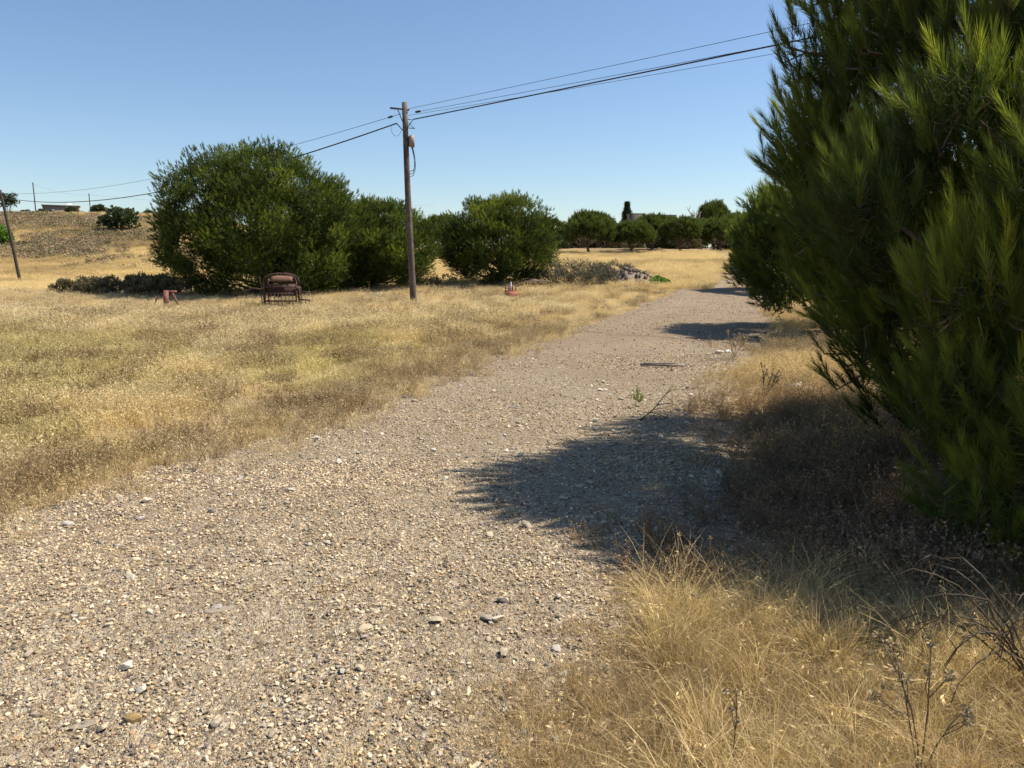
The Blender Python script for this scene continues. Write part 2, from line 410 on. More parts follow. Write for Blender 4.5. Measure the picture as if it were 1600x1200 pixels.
# -------- rock shapes
def rock(name, seed, sub=1, flat=0.7, m='pebble', rough=0.28):
    r = np.random.default_rng(seed)
    bm = bmesh.new(); bmesh.ops.create_icosphere(bm, subdivisions=sub, radius=0.5)
    A = nrm(r.normal(size=(13, 3))); d = r.uniform(0.22, 0.40, 13)
    for v in bm.verts:
        p = np.array(v.co); p = p * (1 + rough * (r.random() - 0.5))
        for a, dd in zip(A, d):                      # cleaved faces
            k = p @ a
            if k > dd: p = p - a * (k - dd)
        v.co = (p[0] * 1.4, p[1] * 1.15, p[2] * 1.2 * flat)
    me = bpy.data.meshes.new(name); bm.to_mesh(me); bm.free(); me.materials.append(M[m])
    return me

pebbles = [rock('pebble', 100 + k, 1, r_) for k, r_ in enumerate((0.5, 0.6, 0.75, 0.45, 0.65, 0.55, 0.8, 0.4))]
def pebble_tint(n, r):
    base = np.array([(0.66, 0.53, 0.35), (0.56, 0.425, 0.27), (0.42, 0.365, 0.305), (0.78, 0.66, 0.48), (0.29, 0.205, 0.13), (0.44, 0.285, 0.17), (0.16, 0.14, 0.125), (0.55, 0.43, 0.27)])
    k = r.choice(8, n, p=[0.19, 0.20, 0.14, 0.11, 0.13, 0.04, 0.09, 0.10])
    return base[k] * r.uniform(0.82, 1.15, (n, 1))

def gravel(n, y0, y1, smin, smax, seed, pw=1.8):
    r = np.random.default_rng(seed)
    y = y0 + (y1 - y0) * r.random(n) ** 1.25
    u = r.uniform(-1.2, 1.3, n)
    x = np.interp(y, _cy, _cx) + u * np.interp(y, _cy, _hw)
    ue = np.abs(track_u(x, y))
    keep = in_view(x, y) & (r.random(n) < np.clip(1.25 - 0.9 * sstep(0.85, 1.25, ue), 0, 1)) & (r.random(n) < 0.12 + 1.9 * (fbm(x, y, 0.8) - 0.22))
    x, y = x[keep], y[keep]; n = len(x)
    s = smin + (smax - smin) * r.random(n) ** pw
    P = np.stack([x, y, track_z(x, y) + s * 0.18], 1)
    rot = np.stack([r.normal(0, 0.38, n), r.normal(0, 0.38, n), r.uniform(0, 6.28, n)], 1)
    S = np.stack([s * r.uniform(0.8, 1.35, n), s * r.uniform(0.7, 1.1, n), s * r.uniform(0.85, 1.5, n)], 1)
    return P, rot, S, pebble_tint(n, r), r.integers(0, 8, n)
parts = [gravel(170000, 1.7, 6.0, 0.005, 0.022, 1, 2.9), gravel(80000, 5.2, 13, 0.008, 0.026, 2, 3.0), gravel(9000, 11, 32, 0.02, 0.045, 3, 2.8)]
scatter('gravel', 'loose crushed gravel covering the track', *[np.concatenate(a) for a in zip(*parts)], pebbles)

# -------- grass shapes
def blades(r, n, rad, h, lean, wd, seg=3, heads=0.0, base_t=0.2):
    """curved blades around the origin"""
    mb = MB()
    a = r.uniform(0, 6.28, n); rr = rad * np.sqrt(r.random(n))
    B = np.stack([rr * np.cos(a), rr * np.sin(a), np.full(n, -0.01)], 1)
    az = a + r.normal(0, 0.9, n); dirs = np.stack([np.cos(az), np.sin(az), np.zeros(n)], 1)
    H = h * r.uniform(0.5, 1.15, n); Ln = lean * r.uniform(0.2, 1.3, n) * H; W = wd * r.uniform(0.6, 1.3, n)
    fa = r.uniform(0, 6.28, n); side = np.stack([np.cos(fa), np.sin(fa), np.zeros(n)], 1)
    tv = r.uniform(0.15, 1.0, n)
    rows = []
    for k in range(seg + 1):
        q = k / seg
        c = B + dirs * (Ln * q ** 1.8)[:, None] + np.array([0, 0, 1.0]) * (H * q * (1 - 0.28 * lean * q * q))[:, None]
        ww = W * (1 - q * 0.85) if k < seg else W * 0.05
        rows.append(c - side * ww[:, None] / 2); rows.append(c + side * ww[:, None] / 2)
    V = np.stack(rows, 1); m = V.shape[1]
    F = []
    for k in range(seg):
        F += [(2 * k, 2 * k + 1, 2 * k + 3), (2 * k, 2 * k + 3, 2 * k + 2)]
    F = (np.arange(n) * m)[:, None, None] + np.array(F)[None]
    mb.add(V.reshape(-1, 3), F.reshape(-1, 3), np.repeat(tv, m))
    if heads > 0:                                    # drooping seed heads
        sel = np.where(r.random(n) < heads)[0]
        for i in sel:
            tip = V[i, -1]; d = nrm(dirs[i] * 0.7 + np.array([0, 0, 0.5]))
            for j in range(4):
                c = tip - d * 0.018 * j + r.normal(0, 0.006, 3); e = nrm(r.normal(size=3) + dirs[i]) * 0.016; f_ = nrm(r.normal(size=3)) * 0.0048
                mb.add([c - e, c + f_, c + e, c - f_], [(0, 1, 2), (0, 2, 3)], 0.95)
    return mb

def stems(r, n, h, spread, wd, leaf=0.02, nleaf=10, tlo=0.1, thi=0.9, rad=0.02):
    """branching dry weed"""
    mb = MB()
    for i in range(n):
        az = r.uniform(0, 6.28); ln = h * r.uniform(0.55, 1.1)
        d = np.array([math.cos(az) * spread * r.random(), math.sin(az) * spread * r.random(), 1.0]); d /= np.linalg.norm(d)
        b = np.array([r.normal(0, rad), r.normal(0, rad), -0.01]); P = [b]
        for k in range(3):
            d = nrm(d + r.normal(0, 0.16, 3)); P.append(P[-1] + d * ln / 3)
        mb.tube(P, [wd, wd * .8, wd * .6, wd * .3], 3, r.uniform(tlo, thi), cap=False)
        for k in range(4):
            s0 = P[1 + k % 2] + (P[2 + k % 2] - P[1 + k % 2]) * r.random(); e = nrm(d + r.normal(0, 0.6, 3))
            tip = s0 + e * ln * r.uniform(0.2, 0.42)
            mb.tube([s0, (s0 + tip) / 2 + r.normal(0, 0.008, 3), tip], [wd * .55, wd * .45, wd * .2], 3, r.uniform(tlo, thi), cap=False)
            for j in range(nleaf // 4):
                c = s0 + (tip - s0) * r.uniform(0.3, 1.05); u_ = nrm(r.normal(size=3)) * leaf * r.uniform(0.5, 1.2); v_ = nrm(np.cross(u_, r.normal(size=3))) * leaf * 0.35
                mb.add([c, c + u_ * .5 + v_, c + u_, c + u_ * .5 - v_], [(0, 1, 2), (0, 2, 3)], r.uniform(tlo, thi))
    return mb

r0 = np.random.default_rng(21)
straw = [blades(r0, 34, 0.10, 0.40, 0.55, 0.0042, 3, 0.55).mesh('straw_clump', M['grass']) for _ in range(5)]
short = [blades(r0, 40, 0.09, 0.15, 0.8, 0.0032, 3, 0.05).mesh('short_clump', M['grass']) for _ in range(4)]
weeds = [stems(r0, 10, 0.30, 0.75, 0.0022, 0.020, 14).mesh('weed_clump', M['grass']) for _ in range(5)]
mats_ = [blades(r0, 64, 0.10, 0.40, 1.15, 0.0036, 4, 0.03).mesh('arching_clump', M['grass']) for _ in range(5)]
pstraw = [blades(r0, 230, 0.30, 0.36, 0.5, 0.0050, 2, 0.5).mesh('straw_patch', M['grass']) for _ in range(5)]
pshort = [blades(r0, 300, 0.28, 0.15, 0.8, 0.0046, 2, 0.15).mesh('short_patch', M['grass']) for _ in range(4)]
pweed = [stems(r0, 44, 0.27, 0.75, 0.0024, 0.024, 14, rad=0.14).mesh('weed_patch', M['grass']) for _ in range(4)]
GK = straw + short + weeds + mats_ + pstraw + pshort + pweed
KR = {'straw': (0, 5), 'short': (5, 9), 'weed': (9, 14), 'arch': (14, 19), 'pstraw': (19, 24), 'pshort': (24, 28), 'pweed': (28, 32)}

STRAW = np.array([0.72, 0.565, 0.325]); PALE = np.array([0.80, 0.68, 0.46]); GREEN = np.array([0.50, 0.46, 0.16])
BROWN = np.array([0.33, 0.225, 0.125]); GOLD = np.array([0.74, 0.575, 0.30]); SHADE_BROWN = np.array([0.26, 0.20, 0.145]); RED = np.array([0.40, 0.235, 0.13])

def field_points(n, y0, y1, side, seed, pw=1.0):
    r = np.random.default_rng(seed)
    y = y0 + (y1 - y0) * r.random(n) ** pw
    half = 0.675 * 1.18 * y + 1.0
    x = r.uniform(-1, 1, n) * half
    u = track_u(x, y)
    k = (u < -0.55 + 0.15 * sstep(28, 45, y)) if side < 0 else (u > 0.6)
    k |= (side < 0) & (u < 1) & (y > 30) & (r.random(n) < 0.10 * sstep(30, 50, y))
    return x[k], y[k], u[k], r

def emit(x, y, r, kind, scale, tint, tilt=0.12, sz=None):
    n = len(x); lo, hi = KR[kind]
    P = np.stack([x, y, np.where(np.abs(track_u(x, y)) < 1.2, track_z(x, y), hz(x, y)) - 0.004], 1)
    rot = np.stack([r.normal(0, tilt, n), r.normal(0, tilt, n), r.uniform(0, 6.28, n)], 1)
    S = np.stack([scale, scale, scale * (r.uniform(0.8, 1.2, n) if sz is None else sz)], 1)
    return P, rot, S, tint, r.integers(lo, hi, n)

def lerp(a, b, f): return a * (1 - f[:, None]) + b * f[:, None]

G = []
# left field, near: mixed straw, green low growth and brown weeds, short towards the track
def left_field(n, y0, y1, seed, gs, pw, p='', rim=None):
    x, y, u, r = field_points(n, y0, y1, -1, seed, pw)
    cxl = np.interp(y, _cy, _cx) - np.interp(y, _cy, _hw); edge = cxl - x           # metres from the track's edge
    dens = sstep(-0.35, 0.5, edge) * 0.93 + 0.07 if rim is None else sstep(-1.0, 0.55, edge + 0.8 * (fbm(x, y, 1.3) - .5)) ** 1.6
    k = r.random(len(x)) < dens
    k &= (edge > 0.28) if rim is None else (edge < rim)
    x, y, edge = x[k], y[k], edge[k]
    n1, n2, n3 = fbm(x, y, 0.32), fbm(x + 40, y, 0.9), fbm(x, y + 70, 2.1)
    green = np.clip((0.12 + 0.88 * sstep(0.42, 0.6, n1)) * sstep(-0.1, 0.8, edge) * (1 - sstep(15, 20, y)) * 0.95, 0, 1)
    brown = np.clip(sstep(0.55, 0.75, n2) * 0.6 + 0.18 * (1 - sstep(0.1, 1.3, edge)) + 0.5 * sstep(0.55, 0.7, n3), 0, 1) * (1 - 0.75 * sstep(18, 24, y))
    T = lerp(np.repeat(STRAW[None], len(x), 0), np.repeat(PALE[None], len(x), 0), sstep(0.35, 0.65, n3))
    T = lerp(T, np.repeat(GREEN[None], len(x), 0), green * 0.6); T = lerp(T, np.repeat(BROWN[None], len(x), 0), brown * 0.75)
    T = T * r.uniform(0.75, 1.2, (len(x), 1))
    hgt = (0.40 + 0.6 * sstep(0.2, 3.0, edge)) * (0.65 + 0.7 * n2) * (1 - 0.35 * green) * (1 - 0.28 * sstep(19, 22.5, y))
    hgt = hgt * (1 - 0.45 * np.exp(-(((x + 7.2) / 1.3) ** 2 + ((y - 22.7) / 1.3) ** 2)) - 0.45 * np.exp(-((x / .9) ** 2 + ((y - 28.6) / 1.6) ** 2)))
    pick = r.random(len(x))
    wd = pick < 0.14 + 0.22 * brown
    sh = (~wd) & (pick > 0.92 - 0.55 * np.clip(green + (1 - sstep(0.1, 1.0, edge)), 0, 1))
    stw = ~(wd | sh)
    G.append(emit(x[stw], y[stw], r, p + 'straw', gs * hgt[stw], T[stw]))
    G.append(emit(x[sh], y[sh], r, p + 'short', gs * (0.8 + 0.6 * hgt[sh]), T[sh]))
    Tw = lerp(T[wd], np.repeat(BROWN[None], wd.sum(), 0), r.uniform(0.1, 0.9, wd.sum()))
    G.append(emit(x[wd], y[wd], r, p + 'weed', gs * (0.5 + 0.75 * hgt[wd]), Tw))
left_field(46000, 3.4, 17, 31, 1.0, 0.8, '', 0.6)
left_field(2900, 4.0, 17, 29, 1.0, 0.8, 'p')
left_field(9500, 15, 38, 32, 1.1, 0.85, 'p')
# far field and the left meadow
x, y, u, r = field_points(13000, 34, 80, -1, 33, 0.9)
T = lerp(np.repeat(STRAW[None], len(x), 0), np.repeat(GOLD[None], len(x), 0), sstep(0.3, 0.7, fbm(x, y, 0.2)) * sstep(5, -9, x)) * r.uniform(0.8, 1.2, (len(x), 1))
br = sstep(0.55, 0.7, fbm(x + 9, y, 0.15)); T = lerp(T, np.repeat(BROWN[None], len(x), 0), br * 0.5)
S_ = 1.6 * r.uniform(0.7, 1.2, len(x)); G.append(emit(x, y, r, 'pstraw', S_, T, sz=np.full(len(x), 0.6)))
r = np.random.default_rng(38); n = 5200
y = 1.8 + 20 * r.random(n) ** 1.3; x = np.interp(y, _cy, _cx) + r.uniform(-1, 1, n) * np.interp(y, _cy, _hw)
k = in_view(x, y) & (r.random(n) < 1.5 * (fbm(x, y, 0.9) - 0.25)); x, y = x[k], y[k]
T = lerp(np.repeat(STRAW[None], len(x), 0), np.repeat(BROWN[None], len(x), 0), r.random(len(x)) * .8)
G.append(emit(x, y, r, 'short', r.uniform(0.25, 0.55, len(x)), T, 0.5, sz=np.full(len(x), .45)))
# hillside on the left
r = np.random.default_rng(34); n = 9000
y = 62 + 95 * r.random(n); x = -y * r.uniform(0.30, 0.86, n)
pn = fbm(x, y, 0.09)
T = lerp(np.repeat(GOLD[None], n, 0), np.repeat(BROWN[None], n, 0), 0.6 * sstep(0.42, 0.6, pn)) * r.uniform(0.75, 1.15, (n, 1))
G.append(emit(x, y, r, 'pstraw', 2.6 * r.uniform(0.7, 1.2, n), T, sz=np.full(n, 0.45)))
# right verge beyond the trees
x, y, u, r = field_points(15000, 14, 85, 1, 35, 0.75)
k = u > 0.98; x, y = x[k], y[k]
T = lerp(np.repeat(STRAW[None], len(x), 0), np.repeat(BROWN[None], len(x), 0), sstep(0.4, 0.7, fbm(x, y, 0.3)) * 0.7) * r.uniform(0.8, 1.2, (len(x), 1))
G.append(emit(x, y, r, 'pstraw', 1.2 * r.uniform(0.6, 1.1, len(x)), T, sz=np.full(len(x), 0.6)))
# right verge near: brown weeds and straw, pine shade and sunlit gaps put into their tint
x, y, u, r = field_points(26000, 1.7, 15, 1, 36, 0.75)
edge = (u - 1.0) * 2.2
en = edge + 1.3 * (fbm(x, y, 1.3) - 0.5)
k = r.random(len(x)) < sstep(-0.75, 0.65, en) ** 1.5; x, y, edge = x[k], y[k], edge[k]
n1, n2 = fbm(x, y, 0.8), fbm(x + 20, y, 1.7)
lit_gold = np.clip(np.exp(-((y - 10.8) / 2.0) ** 2) + (1 - sstep(3.0, 3.7, y)), 0, 1)  # sunlit strip between the pine shadows, plus the golden grass close by
T = lerp(np.repeat(SHADE_BROWN[None], len(x), 0), np.repeat(RED[None], len(x), 0), sstep(0.35, 0.65, n1) * 0.7)
T = lerp(T, np.repeat(STRAW[None], len(x), 0), np.clip(lit_gold * 0.85 + 0.25 * n2, 0, 1)) * r.uniform(0.75, 1.2, (len(x), 1))
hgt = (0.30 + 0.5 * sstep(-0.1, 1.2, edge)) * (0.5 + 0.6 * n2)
pk = r.random(len(x)); near = y < 3.5
wd = (pk < 0.58 - 0.38 * lit_gold) & ~near
sh = ~wd & ((pk > 0.85) | (edge < 0.15)); stw = ~(wd | sh) & ~near; ar = ~(wd | sh) & near
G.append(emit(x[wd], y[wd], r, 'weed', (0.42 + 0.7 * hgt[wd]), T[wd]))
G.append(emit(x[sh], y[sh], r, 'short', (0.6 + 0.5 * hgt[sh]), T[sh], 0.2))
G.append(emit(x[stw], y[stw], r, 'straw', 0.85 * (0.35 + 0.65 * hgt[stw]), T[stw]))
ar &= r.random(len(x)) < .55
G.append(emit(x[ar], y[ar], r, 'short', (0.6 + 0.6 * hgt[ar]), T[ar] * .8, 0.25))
n = 5200; r = np.random.default_rng(39)
x = r.uniform(-.55, 1.4, n); y = r.uniform(1.7, 3.7, n)
k = r.random(n) < sstep(-.35, .45, x - .45 * (y - 2.24) + .5 * (fbm(x, y, 2.5) - .5)) * .8; x, y = x[k], y[k]
T = lerp(np.repeat(BROWN[None], len(x), 0), np.repeat(STRAW[None], len(x), 0), r.random(len(x)) * .75)
G.append(emit(x, y, r, 'short', r.uniform(.3, .75, len(x)), T, .3))
# golden tussocks of long arching grass in the near right corner
n = 620; r = np.random.default_rng(37)
x = r.uniform(0.25, 2.6, n); y = r.uniform(1.75, 3.55, n)
k = (x > 0.42 + 0.30 * (y - 2.0) * 0.6 + 0.35 * (vnoise(x, y, 2.0) - 0.5)) & (r.random(n) < 0.12 + 1.2 * sstep(0.40, 0.58, fbm(x, y, 2.0)))
x, y = x[k], y[k]
T = lerp(np.repeat(GOLD[None], len(x), 0), np.repeat(BROWN[None], len(x), 0), np.clip(sstep(0.42, 0.75, fbm(x, y, 2.2)) * .6 + .5 * sstep(1.6, 2.2, x), 0, .9)) * r.uniform(0.6, 1.4, (len(x), 1))
G.append(emit(x, y, r, 'arch', r.uniform(0.45, 0.85, len(x)) * (0.7 + 0.5 * fbm(x, y, 1.6)), T, 0.35))
scatter('dry_grass', 'dry straw grass and weeds covering the field and verges', *[np.concatenate(a) for a in zip(*G)], GK)

# hillside scrub that reads as one mass
def scrub_clump(r):
    mb = MB(); n = 420
    d = nrm(r.normal(size=(n, 3))); d[:, 2] = np.abs(d[:, 2]); p = d * np.array([0.6, 0.6, 0.42]) * r.uniform(0.6, 1.0, (n, 1)) * (1 + 0.25 * np.sin(d[:, :1] * 7 + d[:, 1:2] * 5))
    u_ = nrm(r.normal(size=(n, 3)) + d) * 0.085; v_ = nrm(np.cross(u_, r.normal(size=(n, 3)))) * 0.035
    V = np.stack([p - v_, p + v_, p + u_], 1).reshape(-1, 3)
    mb.add(V, np.arange(3 * n).reshape(-1, 3), np.repeat(r.uniform(0.0, 1, n), 3)); return mb
scr = [scrub_clump(r0).mesh('scrub_clump', M['scrubleaf']) for _ in range(4)]
r = np.random.default_rng(40); n = 13000
y = 66 + 100 * r.random(n); x = -y * r.uniform(0.30, 0.86, n)
k = r.random(n) < 0.05 + 0.9 * sstep(0.43, 0.58, fbm(x, y, 0.085)) * sstep(70, 84, y); x, y = x[k], y[k]; n = len(x)
kind = r.random(n)
T = np.where((kind < 0.62)[:, None], np.array([0.37, 0.275, 0.185]), np.where((kind < 0.86)[:, None], np.array([0.36, 0.30, 0.18]), np.array([0.17, 0.18, 0.085]))) * r.uniform(0.8, 1.25, (n, 1))
s = r.uniform(0.6, 1.7, n) * (0.7 + 0.6 * fbm(x, y, 0.2))
scatter('hillside_scrub', 'brown and grey scrub covering the hillside', np.stack([x, y, hz(x, y) - 0.05], 1), np.stack([0 * x, 0 * x, r.uniform(0, 6.28, n)], 1), np.stack([s * 1.3, s * 1.3, s], 1), T, r.integers(0, 4, n), scr)

# ------------------------------------------------------------------ pines
def needles(o, d, L, W, r, seg=1, bend=0.25):
    """thin tapering blades: origin o, direction d"""
    n = len(o); s = nrm(np.cross(d, r.normal(size=(n, 3)))) * (W / 2)[:, None] if not np.isscalar(W) else nrm(np.cross(d, r.normal(size=(n, 3)))) * W / 2
    tip = o + d * L[:, None]; tip[:, 2] += bend * 0.2 * L
    if seg == 1:
        V = np.stack([o - s, o + s, tip], 1); F = np.arange(3 * n).reshape(-1, 3); return V.reshape(-1, 3), F, 3
    mid = o + d * (L * 0.5)[:, None]; mid[:, 2] -= bend * 0.12 * L
    V = np.stack([o - s, o + s, mid - s * .8, mid + s * .8, tip], 1)
    F = (np.arange(n) * 5)[:, None, None] + np.array([(0, 1, 3), (0, 3, 2), (2, 3, 4)])[None]
    return V.reshape(-1, 3), F.reshape(-1, 3), 5

def dome_lobes(r, rx, ry, rz, zc, n, lr, zmin=0.3, low=-0.55, fill=False):
    k = np.arange(n) + 0.5; zz = 1 - (1 - low) * k / n; ph = k * 2.39996
    q = np.sqrt(np.maximum(0, 1 - zz * zz)); D = np.stack([q * np.cos(ph), q * np.sin(ph), zz], 1) + r.normal(0, 0.06, (n, 3))
    rad = lr * r.uniform(0.7, 1.2, n)
    c = D * np.array([rx, ry, rz]) * r.uniform(0.81, 0.89, (n, 1)); c[:, 2] += zc
    c[:, 2] = np.maximum(c[:, 2], zmin + rad * 0.45)
    L_ = [(c[i], rad[i]) for i in range(n)]
    if fill:                                          # a second layer of boughs inside
        for i in range(0, n, 3): L_.append((np.array([c[i][0] * .6, c[i][1] * .6, zc + (c[i][2] - zc) * .62]), rad[i] * 1.25))
    return L_

def crown_mesh(name, lobes, centre, r, per, ns, nl, nw, seg=1, slen=0.2, mt='needle', up=0.55, inner=0.35, keep=-0.25, core=200, cw=0.02, fine=None, spread=1.0, lv=0.12, young=0.0):
    """shoots of needles standing on the lobes' outer sides, older needles filling the inside"""
    O, A, Tn, Fi = [], [], [], []
    mr = np.mean([l[1] for l in lobes]); VV, FF, TT, base = [], [], [], 0
    for li, (c, rad) in enumerate(lobes):
        n = max(8, int(per * (rad / mr) ** 2))
        d = nrm(r.normal(size=(n, 3))); out = nrm(np.asarray(c) - centre)
        m_ = (d @ out > keep) & (d[:, 2] > -0.72); d = d[m_]; n = len(d)
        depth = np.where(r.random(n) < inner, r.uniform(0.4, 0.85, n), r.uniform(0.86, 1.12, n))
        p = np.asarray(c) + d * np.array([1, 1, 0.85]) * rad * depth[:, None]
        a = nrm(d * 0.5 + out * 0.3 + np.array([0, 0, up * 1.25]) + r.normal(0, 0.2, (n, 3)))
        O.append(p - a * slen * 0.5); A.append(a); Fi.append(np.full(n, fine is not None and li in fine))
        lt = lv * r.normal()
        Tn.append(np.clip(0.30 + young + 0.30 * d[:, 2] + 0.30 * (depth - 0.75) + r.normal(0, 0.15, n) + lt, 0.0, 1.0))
        nc = int(core * (rad / mr) ** 2)
        q = np.asarray(c) + nrm(r.normal(size=(nc, 3))) * rad * r.uniform(0.15, 0.8, (nc, 1)); q[:, 2] = np.maximum(q[:, 2], 0.1)
        V, F, m_ = needles(q, nrm(r.normal(size=(nc, 3)) + out * 0.6 + np.array([0, 0, .4])), nl * 1.3 * r.uniform(0.7, 1.2, nc), cw, r, 1)
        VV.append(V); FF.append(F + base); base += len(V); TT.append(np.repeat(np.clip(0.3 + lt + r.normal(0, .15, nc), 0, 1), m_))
    O = np.vstack(O); A = nrm(np.vstack(A)); Tn = np.concatenate(Tn); Fi = np.concatenate(Fi)
    ok = O[:, 2] > 0.08; O, A, Tn, Fi = O[ok], A[ok], Tn[ok], Fi[ok]
    ls = slen * r.uniform(0.7, 1.3, len(O))
    for fl in (False, True):
        S = np.where(Fi == fl)[0]
        if not len(S): continue
        i = np.repeat(S, ns); N = len(i)
        t_ = r.random(N); th = (0.26 + 0.58 * (1 - t_)) * r.uniform(0.6, 1.25, N) * spread
        pr = nrm(np.cross(A[i], r.normal(size=(N, 3))))
        d = nrm(A[i] * np.cos(th)[:, None] + pr * np.sin(th)[:, None])
        o = O[i] + A[i] * (ls[i] * t_)[:, None]
        V, F, m_ = needles(o, d, nl * r.uniform(0.75, 1.2, N), nw * (0.62 if fl else 1.0), r, 2 if fl else seg)
        VV.append(V); FF.append(F + base); base += len(V)
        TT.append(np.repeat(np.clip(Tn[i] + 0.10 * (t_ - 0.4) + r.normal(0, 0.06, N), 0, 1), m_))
    return mesh_np(name, np.vstack(VV), np.vstack(FF), M[mt], np.concatenate(TT)), O, A, ls

def limb_mesh(r, lobes, trunk, rad, nl=None, fork=0.3, twigs=None):
    """trunk with limbs reaching into the crown"""
    mb = MB(); trunk = np.asarray(trunk, float); n = len(trunk)
    mb.tube(trunk, rad * np.linspace(1.0, 0.28, n) * (1 + 0.25 * np.exp(-np.arange(n) * 2.0)), 9)
    for c, lr in (lobes if nl is None else [lobes[k] for k in r.choice(len(lobes), min(nl, len(lobes)), replace=False)]):
        c = np.asarray(c); h = trunk[0][2] + fork * (c[2] - trunk[0][2]) * r.uniform(0.7, 1.2) + 0.2
        h = min(max(h, trunk[0][2] + 0.3), trunk[-1][2])
        s = np.array([np.interp(h, trunk[:, 2], trunk[:, k]) for k in range(3)])
        m1 = s + (c - s) * 0.4 + np.array([0, 0, -0.10]) + r.normal(0, 0.07, 3); m2 = s + (c - s) * 0.75 + r.normal(0, 0.06, 3)
        rr = rad * r.uniform(0.22, 0.4)
        mb.tube([s, m1, m2, c], [rr, rr * .75, rr * .5, rr * .25], 6, cap=False)
    if twigs is not None:
        O, A, ls, every = twigs
        cs = np.array([l[0] for l in lobes])
        for k in range(0, len(O), every):
            j = np.argmin(((cs - O[k]) ** 2).sum(1)); c = cs[j]; p = O[k] + A[k] * ls[k] * 0.8
            mb.tube([c + (O[k] - c) * 0.1, (c + O[k]) / 2 + r.normal(0, 0.03, 3), O[k], p], [0.011, 0.008, 0.006, 0.003], 4, cap=False)
    return mb

def pine(name, label, loc, crown, limbs, rz=0.0, s=1.0, group=None, cat='tree'):
    root = empty(name, loc, rz); root.scale = (s, s, s) if np.isscalar(s) else s
    tag(root, label, cat, group)
    obj('crown', crown, root); obj('trunk', limbs, root)
    return root
def gz(x, y, d=-0.03): return (x, y, float(hz(x, y)) + d)

# --- right-hand pines beside the track (near ones have every needle)
r = np.random.default_rng(51)
lob = dome_lobes(r, 2.7, 2.3, 2.35, 2.65, 74, 0.56, 0.35, -0.75)
lob += [(np.array(c), q) for c, q in (((-2.3, -.2, 3.3), .5), ((-2.05, -.5, 3.9), .5), ((-2.45, .3, 2.6), .5), ((-1.7, .5, 4.0), .5), ((-2.6, .1, 3.2), .42), ((-2.5, .2, 3.8), .42), ((-2.3, -.2, 1.3), .45), ((-2.1, -.1, .95), .45), ((-1.8, -.1, .65), .45), ((-1.4, -.3, .5), .45), ((-2.65, 0, 2.5), .42), ((-2.55, -.2, 1.9), .42))]
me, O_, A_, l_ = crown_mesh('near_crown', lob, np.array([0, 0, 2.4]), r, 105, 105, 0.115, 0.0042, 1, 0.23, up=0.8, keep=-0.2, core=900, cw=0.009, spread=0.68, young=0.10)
tk = limb_mesh(r, lob, [(0, 0, 0), (0.05, -0.03, 1.0), (-0.03, 0.06, 2.2), (0.04, 0.0, 3.6), (0, 0, 4.8)], 0.15, fork=0.4, twigs=(O_, A_, l_, 4)).mesh('near_trunk', M['bark'], True)
pine('pine_tree', 'tall dark pine right of the track, cut off by the top of the picture', gz(5.02, 5.98), me, tk, group='pines along the right side of the track')

r = np.random.default_rng(52)
lob = dome_lobes(r, 1.8, 1.45, 1.5, 1.8, 52, 0.42, 0.2, -0.72)
lob = [(c, q) for c, q in lob if not (c[0] < -0.6 and c[2] < 1.25 - 0.35 * (c[0] + 0.6))]
lob += [(np.array(c, float), q) for c, q in (((-1.35, -.5, .95), .36), ((-1.4, -.6, 1.5), .36), ((-1.3, -.75, .4), .36), ((-1.15, -1.0, .8), .36), ((-1.0, -1.2, 0.35), .38), ((-0.2, -1.65, 1.1), .42), ((-0.75, -1.15, 0.65), .42), ((-0.7, -0.6, 0.75), .40), ((-0.35, -1.45, 0.7), .42), ((0.2, -1.4, 0.45), .45), ((-1.05, -0.3, 1.2), .40), ((-0.4, 0.2, 0.6), .45), ((-0.7, 0.8, 0.8), .45))]
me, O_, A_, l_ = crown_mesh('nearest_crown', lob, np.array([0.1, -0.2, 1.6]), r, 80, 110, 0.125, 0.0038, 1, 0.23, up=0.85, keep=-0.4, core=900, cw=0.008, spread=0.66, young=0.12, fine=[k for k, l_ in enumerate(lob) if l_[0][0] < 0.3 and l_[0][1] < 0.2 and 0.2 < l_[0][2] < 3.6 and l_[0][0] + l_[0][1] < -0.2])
tk = limb_mesh(r, lob, [(0, 0, 0), (0.04, -0.05, 0.8), (-0.04, 0, 1.8), (0.05, -0.1, 2.7)], 0.11, fork=0.35, twigs=(O_, A_, l_, 3)).mesh('nearest_trunk', M['bark'], True)
pine('pine_tree', 'nearest pine with long blurred needles filling the right edge of the picture', gz(3.85, 4.6), me, tk, group='pines along the right side of the track')

r = np.random.default_rng(53)
lob = dome_lobes(r, 2.0, 2.0, 1.75, 1.75, 56, 0.5, 0.15, -0.8)
me, O_, A_, l_ = crown_mesh('mid_crown', lob, np.array([0, 0, 1.4]), r, 100, 34, 0.14, 0.011, 1, 0.2, up=0.6, core=420, cw=0.035)
tk = limb_mesh(r, lob, [(0, 0, 0), (0.05, 0, 0.9), (0, 0.05, 1.9), (0, 0, 2.9)], 0.12, nl=30).mesh('mid_trunk', M['bark'], True)
pine('pine_tree', 'rounded pine behind the tall one, its shadow crossing the middle of the track', gz(7.5, 17.2), me, tk, 0.0, 1.15, group='pines along the right side of the track')
pine('pine_tree', 'farther rounded pine whose thin shadow reaches the track beyond the others', gz(11.9, 33.0), me, tk, 2.1, 1.12, group='pines along the right side of the track')

